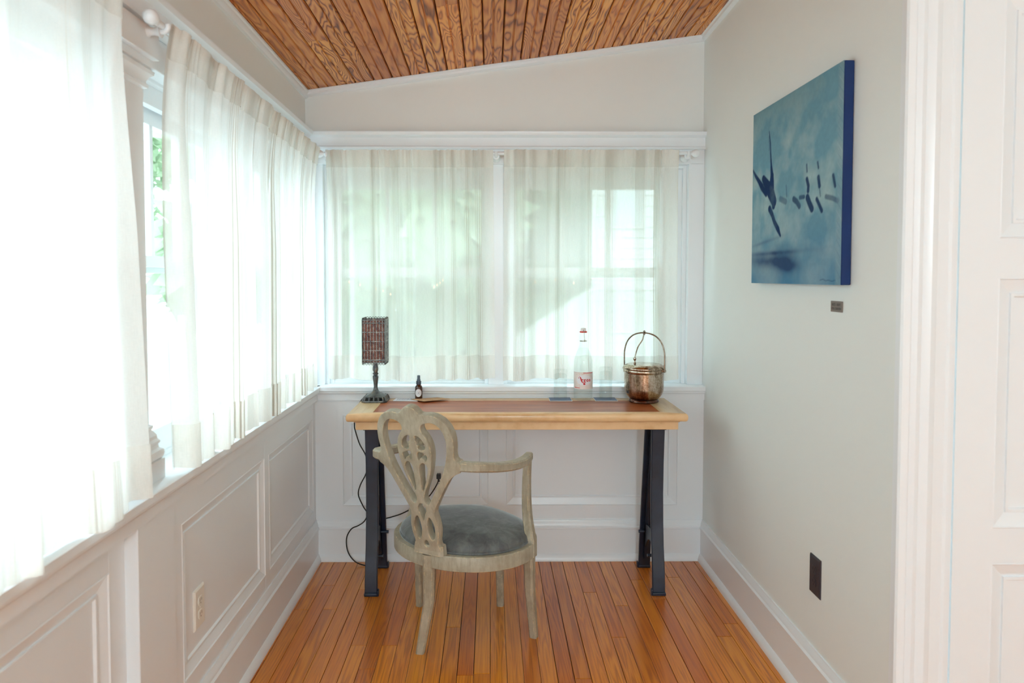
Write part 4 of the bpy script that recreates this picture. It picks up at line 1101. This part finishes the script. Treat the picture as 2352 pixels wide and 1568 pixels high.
# coasters and glasses
def coaster(x_, y_, label):
    c = thing('coaster', label, 'coaster', (x_, y_, DZ), 'coasters under the glasses')
    s = .052
    obj('board', MB().box(x_ - s, x_ + s, y_ - .042, y_ + .046, DZ + .0002, DZ + .0032), 'coaster_edge', c)
    obj('printed_top', MB().box(x_ - s + .002, x_ + s - .002, y_ - .040, y_ + .044, DZ + .0032, DZ + .0035), 'coaster', c)
def tumbler(x_, y_, h, r, label):
    z0 = DZ + .0036
    g = thing('drinking_glass', label, 'glass', (x_, y_, z0), 'upturned drinking glasses')
    prof = [(r*.98, .0), (r, .001), (r*1.0, h*.5), (r*1.01, h - .012), (r*1.01, h - .004), (r*.95, h), (.001, h - .001)]
    inner = [(r*.94, .0), (r*.93, h*.5), (r*.92, h - .026), (r*.8, h - .020), (.001, h - .018)]
    obj('outer_wall', MB().lathe(prof, (x_, y_, z0), 40), 'tumbler', g, smooth=True, ang=50)
    obj('inner_wall', MB().lathe(inner, (x_, y_, z0), 40), 'tumbler', g, smooth=True, ang=50)
    obj('rim', MB().tube([(x_ + r*.96*math.cos(a), y_ + r*.96*math.sin(a), z0 + .001) for a in [2*PI*j/40 for j in range(40)]], .0012, 6, closed=True), 'tumbler', g, smooth=True)
coaster(.325, 3.235, 'square blue grey coaster left of the labelled water bottle')
coaster(.536, 3.235, 'square blue grey coaster between the water bottle and the ice bucket')
tumbler(.326, 3.240, .138, .0315, 'clear upturned glass left of the labelled water bottle')
tumbler(.538, 3.238, .149, .0302, 'clear upturned glass between the water bottle and the ice bucket')
# swing-top water bottle
wx, wy = .430, 3.222
wbt = thing('water_bottle', 'tall clear swing top bottle of water with red printed label', 'bottle', (wx, wy, DZ))
prof = [(.001, .002), (.030, .0), (.038, .004), (.0425, .012), (.0435, .022), (.0435, .170), (.0425, .186), (.038, .206), (.030, .228), (.022, .246), (.0165, .262), (.0155, .272), (.0155, .276), (.0178, .284), (.018, .294), (.016, .304), (.0145, .310), (.0145, .318)]
obj('bottle_glass', MB().lathe(prof, (wx, wy, DZ), 44), 'bottleglass', wbt, smooth=True, ang=60)
prof = [(.001, .007), (.034, .006), (.0405, .014), (.0412, .024), (.0412, .17), (.040, .186), (.036, .205), (.028, .227), (.020, .244), (.001, .2445)]
obj('water', MB().lathe(prof, (wx, wy, DZ), 36), 'water', wbt, smooth=True, ang=50)
wr = wrap(wx, wy, .0437, DZ + .0975)
m = MB(); n = 40; wa = .066
rows = [[wr(-wa + 2*wa*i/n, v_, .0003) for i in range(n+1)] for v_ in (-.039, .039)]
m.loft(rows, False, False)
lab = obj('label', m, 'label', wbt, smooth=True)
ov = obj('label_oval', disc_on(wr, .036, .024, .0006, 48, 6, cx=-.001, cz=.003), 'paper', lab, smooth=True)
m = MB()
def wstrip(u0, u1, v0, v1, d=.0008, n=12):
    m.loft([[wr(u0 + (u1-u0)*i/n, vv, d) for i in range(n+1)] for vv in (v0, v1)], False, False)
wstrip(-.006, .048, .0345, .0372); wstrip(-.052, -.022, -.0345, -.0318)
t = text_mb('r', .023, lambda x_, y_, z_: wr(x_ - .0095, y_ + .0035, .0009 + z_), .0007)
m.add(t.v, t.f)
t = text_mb('g', .023, lambda x_, y_, z_: wr(x_*.95 + .0010, y_ + .0035, .0009 + z_), .0006); m.add(t.v, t.f)
t = text_mb('o', .023, lambda x_, y_, z_: wr(x_*.95 + .0145, y_ + .0035, .0009 + z_), .0007); m.add(t.v, t.f)
t = text_mb('s', .023, lambda x_, y_, z_: wr(x_*.95 + .0265, y_ + .0035, .0009 + z_), .0006); m.add(t.v, t.f)
# swash capital A: curling thick stroke, hairline and dot
sw = [(-.0225, .0155), (-.0195, .014), (-.0165, .008), (-.014, 0), (-.011, -.007), (-.007, -.0115), (-.0025, -.0135)]
wd = [.0006, .0018, .0028, .0030, .0026, .0018, .0004]
pts = [(Vector((a, b, 0))) for a, b in sw]; up_, dn_ = [], []
for i, p in enumerate(pts):
    tg = (pts[min(i+1, len(pts)-1)] - pts[max(i-1, 0)]).normalized(); nn = Vector((-tg.y, tg.x, 0))
    a = p + nn*wd[i]; b = p - nn*wd[i]; up_.append(wr(a.x, a.y + .003, .0009)); dn_.append(wr(b.x, b.y + .003, .0009))
m.loft([up_, dn_], False, False)
m.add(disc_on(wr, .0021, .0021, .0009, 14, 2, cx=-.0265, cz=.0125).v, disc_on(wr, .0021, .0021, .0009, 14, 2).f)
sw = [(-.0265, .0125), (-.0245, .0165), (-.022, .0165)]
m.loft([[wr(a, b + .003, .0009) for a, b in sw], [wr(a, b + .002, .0009) for a, b in sw]], False, False)
q = disc_on(wr, .0052, .0046, .0009, 20, 3, cx=-.0005, cz=-.0145); m.add(q.v, q.f)
o = obj('label_print', m, 'red', lab); o['kind'] = 'stuff'
t = text_mb('1897', .0042, lambda x_, y_, z_: wr(x_ - .0005, y_ - .0145, .0011 + z_), .0001)
obj('stopper', MB().lathe([(.0125, .318), (.013, .322), (.0125, .334), (.011, .337), (.001, .338)], (wx, wy, DZ), 24), 'ceramic', wbt, smooth=True)
obj('rubber_seal', MB().lathe([(.001, .316), (.0165, .316), (.0178, .319), (.0165, .3225), (.001, .3225)], (wx, wy, DZ), 24), 'redrubber', wbt, smooth=True)
m = MB()
wl_ = [(wx - .012, wy - .016, DZ + .279), (wx - .016, wy - .008, DZ + .276), (wx + .002, wy - .020, DZ + .277), (wx + .004, wy - .0205, DZ + .283), (wx + .0015, wy - .0205, DZ + .30), (wx + .001, wy - .019, DZ + .316), (wx - .002, wy - .014, DZ + .329), (wx, wy, DZ + .330)]
m.tube(catmull(wl_, 5), .0011, 6)
m.tube([(wx + .004 + .004*math.cos(a), wy - .0205, DZ + .279 + .004*math.sin(a)) for a in [2*PI*j/14 for j in range(14)]], .001, 5, closed=True)
m.tube([(wx + .0172*math.cos(a), wy + .0172*math.sin(a), DZ + .277) for a in [2*PI*j/28 for j in range(28)]], .0011, 5, closed=True)
obj('wire_bail', m, 'wire', wbt, smooth=True)

# silver ice bucket
kx, ky = .706, 3.190
kb = thing('ice_bucket', 'tarnished silver ice bucket with hinged lid and tall arched handle', 'bucket', (kx, ky, DZ))
prof = [(.001, .0), (.066, .0), (.069, .004), (.067, .010), (.064, .014), (.070, .022), (.082, .036), (.088, .052), (.0895, .066), (.0895, .134), (.0935, .137), (.0945, .142), (.0945, .150), (.0915, .153)]
bd = obj('body', MB().lathe(prof, (kx, ky, DZ), 64), 'silver', kb, smooth=True, ang=50, loc=(kx, ky, DZ))
prof = [(.0945, .152), (.096, .154), (.096, .158), (.092, .166), (.082, .170), (.079, .173), (.073, .174), (.05, .176), (.02, .178), (.001, .178)]
ld = obj('lid', MB().lathe(prof, (kx, ky, DZ), 64), 'silver', kb, smooth=True, ang=50, loc=(kx, ky, DZ + .0001))
HA = math.radians(-38)   # handle axis turned: right pivot nearer the camera
hd = Vector((math.cos(HA), math.sin(HA), 0)); kc = Vector((kx, ky, DZ))
def hp_(s, h): return kc + hd*(s*.1005) + Vector((0, 0, h))
pts = [kc + hd*.100 + Zv*.150, kc + hd*.1005 + Zv*.20, kc + hd*.0985 + Zv*.235, kc + hd*.085 + Zv*.275, kc + hd*.058 + Zv*.303, kc + hd*.02 + Zv*.316, kc + hd*-.02 + Zv*.316, kc + hd*-.058 + Zv*.303, kc + hd*-.085 + Zv*.275, kc + hd*-.0985 + Zv*.235, kc + hd*-.1005 + Zv*.20, kc + hd*-.100 + Zv*.150]
obj('handle', MB().tube(catmull(pts, 6), .0034, 10), 'silver2', kb, smooth=True)
m = MB()
for s in (1, -1):
    p = kc + hd*(s*.094) + Zv*.149; obj('hinge_pin', MB().tube([p, p + hd*(s*.012)], .006, 12), 'silver2', kb, smooth=True)

top = kc + Zv*.318
m = MB(); pv = Vector((-hd.y, hd.x, 0))
m.tube([top + pv*(.0085*math.cos(a)) + Zv*(.0085*math.sin(a)) for a in [2*PI*j/20 for j in range(20)]], .0028, 8, closed=True)
kp = kc + Vector((-.045, -.01, .198))
m.tube(catmull([top + Zv*-.009 + Vector((-.002, 0, 0)), top + Vector((-.010, -.002, -.035)), top + Vector((-.028, -.004, -.062)), kp + Vector((.006, .002, .028)), kp + Vector((0, 0, .006))], 6), [.0030]*25, 8)
obj('lid_lifter', m, 'silver2', kb, smooth=True)
m = MB().lathe([(.007, .173), (.006, .179), (.003, .184), (.003, .190), (.006, .194), (.0072, .199), (.0055, .205), (.001, .207)], (kp.x, kp.y, DZ), 16, True)
obj('lid_knob', m, 'silver2', ld, smooth=True)

# ---------------------------------------------------------------- fixture for the added fill light, unseen behind the camera
px_, py_, pz_ = FILL_POS
pn = thing('fill_lamp', 'added fill lamp fixture hanging unseen behind the viewer', 'lamp', (px_, py_, zc(px_, py_)))
obj('canopy', MB().lathe([(.001, 0), (.06, 0), (.06, -.02), (.02, -.03), (.001, -.03)], (px_, py_, zc(px_, py_)), 28), 'silver2', pn, smooth=True)
obj('cord', MB().tube([(px_, py_, zc(px_, py_) - .02), (px_, py_, pz_ + .24)], .003, 8), 'cable', pn)
obj('fitter', MB().lathe([(.001, .26), (.045, .25), (.05, .20), (.05, .19)], FILL_POS, 28), 'silver2', pn, smooth=True)

# ---------------------------------------------------------------- outdoors
struct('ground', MB().box(-3.6, 30, 3.7, 60, -.75, -.55), 'grass')
struct('ground_paving', MB().box(-30, -1.3, -20, 3.7, -.75, -.55).box(-30, -3.6, 3.7, 60, -.75, -.55), 'paving')
def tree(x_, y_, h, r_, seed, label, trunk=.12, n=2600, ls=.16):
    rs = np.random.default_rng(seed)
    t = thing('tree', label, 'tree', (x_, y_, -.55), 'trees outside the windows')
    path = [(x_, y_, -.6), (x_ + .06, y_, h*.25), (x_ - .05, y_ + .05, h*.55), (x_, y_, h*.85)]
    m = MB().tube(catmull(path, 4), [trunk*(1 - .055*i) for i in range(13)], 8)
    for k in range(7):
        a = rs.random()*6.28; z0 = h*(.25 + .09*k)
        m.tube([(x_, y_, z0), (x_ + .5*r_*math.cos(a), y_ + .5*r_*math.sin(a), z0 + .4*r_), (x_ + .8*r_*math.cos(a), y_ + .8*r_*math.sin(a), z0 + .6*r_)], [trunk*.4, trunk*.25, trunk*.1], 6)
    obj('trunk', m, 'bark', t, smooth=True)
    blobs = [(x_ + rs.normal()*r_*.45, y_ + rs.normal()*r_*.45, h*(.18 + .72*rs.random()), r_*(.32 + .3*rs.random())) for _ in range(16)]
    V, F_ = [], []
    for i in range(n):
        b = blobs[i % 16]; d = rs.normal(size=3); d /= np.linalg.norm(d); rad = b[3]*(.55 + .45*rs.random())
        c = np.array(b[:3]) + d*rad; u_ = rs.normal(size=3); u_ /= np.linalg.norm(u_); v_ = np.cross(u_, d); v_ /= (np.linalg.norm(v_) + 1e-6); s = ls*(.6 + .8*rs.random())
        k = len(V); V += [tuple(c - u_*s), tuple(c + v_*s*.5), tuple(c + u_*s), tuple(c - v_*s*.5)]; F_.append((k, k+1, k+2, k+3))
    m = MB(); m.v = V; m.f = F_; obj('foliage', m, 'leaf', t)['kind'] = 'stuff'
tree(-2.6, 10.0, 8.5, 1.9, 1, 'leafy green tree outside, behind the lamp', n=9000, ls=.28)
tree(.1, 14.2, 9.5, 2.3, 2, 'leafy green tree outside, behind the gap between the back curtains', n=9000, ls=.34)
tree(-.6, 8.4, 7.5, 1.4, 12, 'slender leafy tree nearest the back windows', n=6500, ls=.24, trunk=.07)
tree(-8.6, 7.6, 6.5, 2.2, 4, 'leafy green tree outside the far left window', n=6500, ls=.15)
tree(-9.4, 17.4, 8.6, 2.3, 5, 'leafy green tree outside beyond the corner of the room', n=6500, ls=.17)
tree(-3.2, 17.5, 11, 3.2, 9, 'tall green tree far outside, behind the other garden trees', n=9000, ls=.42)
def hedge(x0_, x1_, y_, h, seed, label, n=9000, ls=.16):
    rs = np.random.default_rng(seed); t = thing('hedge', label, 'hedge', ((x0_+x1_)/2, y_, -.55))
    m = MB()
    for k in range(int((x1_ - x0_)/.6)):
        xx = x0_ + .3 + k*.6; m.tube([(xx, y_, -.55), (xx + .05, y_, -.1), (xx, y_ + .05, h*.7)], [.04, .03, .015], 6)
    obj('stems', m, 'bark', t)['kind'] = 'stuff'
    V, F_ = [], []
    for i in range(n):
        c = np.array([x0_ + (x1_-x0_)*rs.random(), y_ + (rs.random() - .5)*.9, -.5 + (h + .5 + .25*math.sin(i))*rs.random()**.7])
        u_ = rs.normal(size=3); u_ /= np.linalg.norm(u_); v_ = np.cross(u_, rs.normal(size=3)); v_ /= np.linalg.norm(v_); s_ = ls*(.6 + .8*rs.random()); k = len(V)
        V += [tuple(c - u_*s_), tuple(c + v_*s_*.5), tuple(c + u_*s_), tuple(c - v_*s_*.5)]; F_.append((k, k+1, k+2, k+3))
    m = MB(); m.v = V; m.f = F_; obj('foliage', m, 'leaf', t)['kind'] = 'stuff'
hedge(-3.4, 1.2, 11.6, 2.7, 31, 'tall green garden hedge behind the trees outside the back windows')
# neighbouring white house
hs = thing('white_house', 'white clapboard house with sloping lean-to outside the right back window', 'house', (4.0, 12, -.55))
m = MB().box(1.36, 7.5, 9.3, 14, -.55, 4.2); obj('wall', m, 'siding', hs)
m = MB()
for k in range(34):
    z = -.5 + k*.14
    m.add([(1.345, 9.285, z), (7.5, 9.285, z), (7.5, 9.298, z + .135), (1.345, 9.298, z + .135), (1.345, 9.31, z), (7.5, 9.31, z)], [(0, 1, 2, 3), (0, 1, 5, 4)])
    m.add([(1.345, 9.285, z), (1.345, 14, z), (1.358, 14, z + .135), (1.358, 9.285, z + .135)], [(0, 1, 2, 3)])
o = obj('clapboards', m, 'siding', hs); o['kind'] = 'stuff'
m = MB().loft([[(1.0, 8.9, 4.1), (1.0, 14.3, 4.1), (1.0, 11.6, 6.3)], [(8, 8.9, 4.1), (8, 14.3, 4.1), (8, 11.6, 6.3)]]); obj('roof', m, 'roofing', hs)
m = MB().loft([[(.30, 8.95, .56), (1.36, 8.95, 1.26), (1.36, 8.95, -.55), (.30, 8.95, -.55)], [(.30, 9.3, .56), (1.36, 9.3, 1.26), (1.36, 9.3, -.55), (.30, 9.3, -.55)]]); obj('lean_to', m, 'siding', hs)
for (a, b, c_, d_) in ((1.62, 1.86, .66, .95), (1.62, 2.0, 2.05, 2.7), (3.0, 3.6, .9, 2.2)):
    wf = obj('window', MB().box(a - .05, b + .05, 9.26, 9.31, c_ - .05, d_ + .05), 'siding', hs); obj('glass', MB().box(a, b, 9.252, 9.262, c_, d_), 'winddark', wf)
# festoon of warm bulbs in the garden
def festoon(pts, label):
    r = thing('string_light', label, 'string light', pts[0], 'garden string lights')
    e0 = Vector(pts[0]) + (Vector(pts[0]) - Vector(pts[-1]))*.15; e1 = Vector(pts[-1]) + (Vector(pts[-1]) - Vector(pts[0]))*.15
    obj('cord', MB().tube([e0] + [Vector(p) + Zv*.03 for p in pts] + [e1], .003, 5), 'cable', r)
    for p in pts:
        obj('bulb', MB().lathe([(.002, .02), (.004, .016), (.0058, .010), (.004, .003), (.001, 0)], (p[0], p[1], p[2] - .008), 10, True), 'bulb', r, smooth=True)
festoon([(-1.217, 6, 1.312), (-1.123, 6, 1.286), (-.985, 6, 1.252), (-.925, 6, 1.237), (-.862, 6, 1.207)], 'string of warm garden bulbs seen through the curtain above the lamp')
festoon([(-.487, 6, 1.271), (-.461, 6, 1.286), (-.435, 6, 1.304), (-.412, 6, 1.327)], 'short string of warm garden bulbs near the middle of the back window')
festoon([(.382, 6, 1.312), (.559, 6, 1.331), (.716, 6, 1.304)], 'string of three warm garden bulbs seen through the right back curtain')
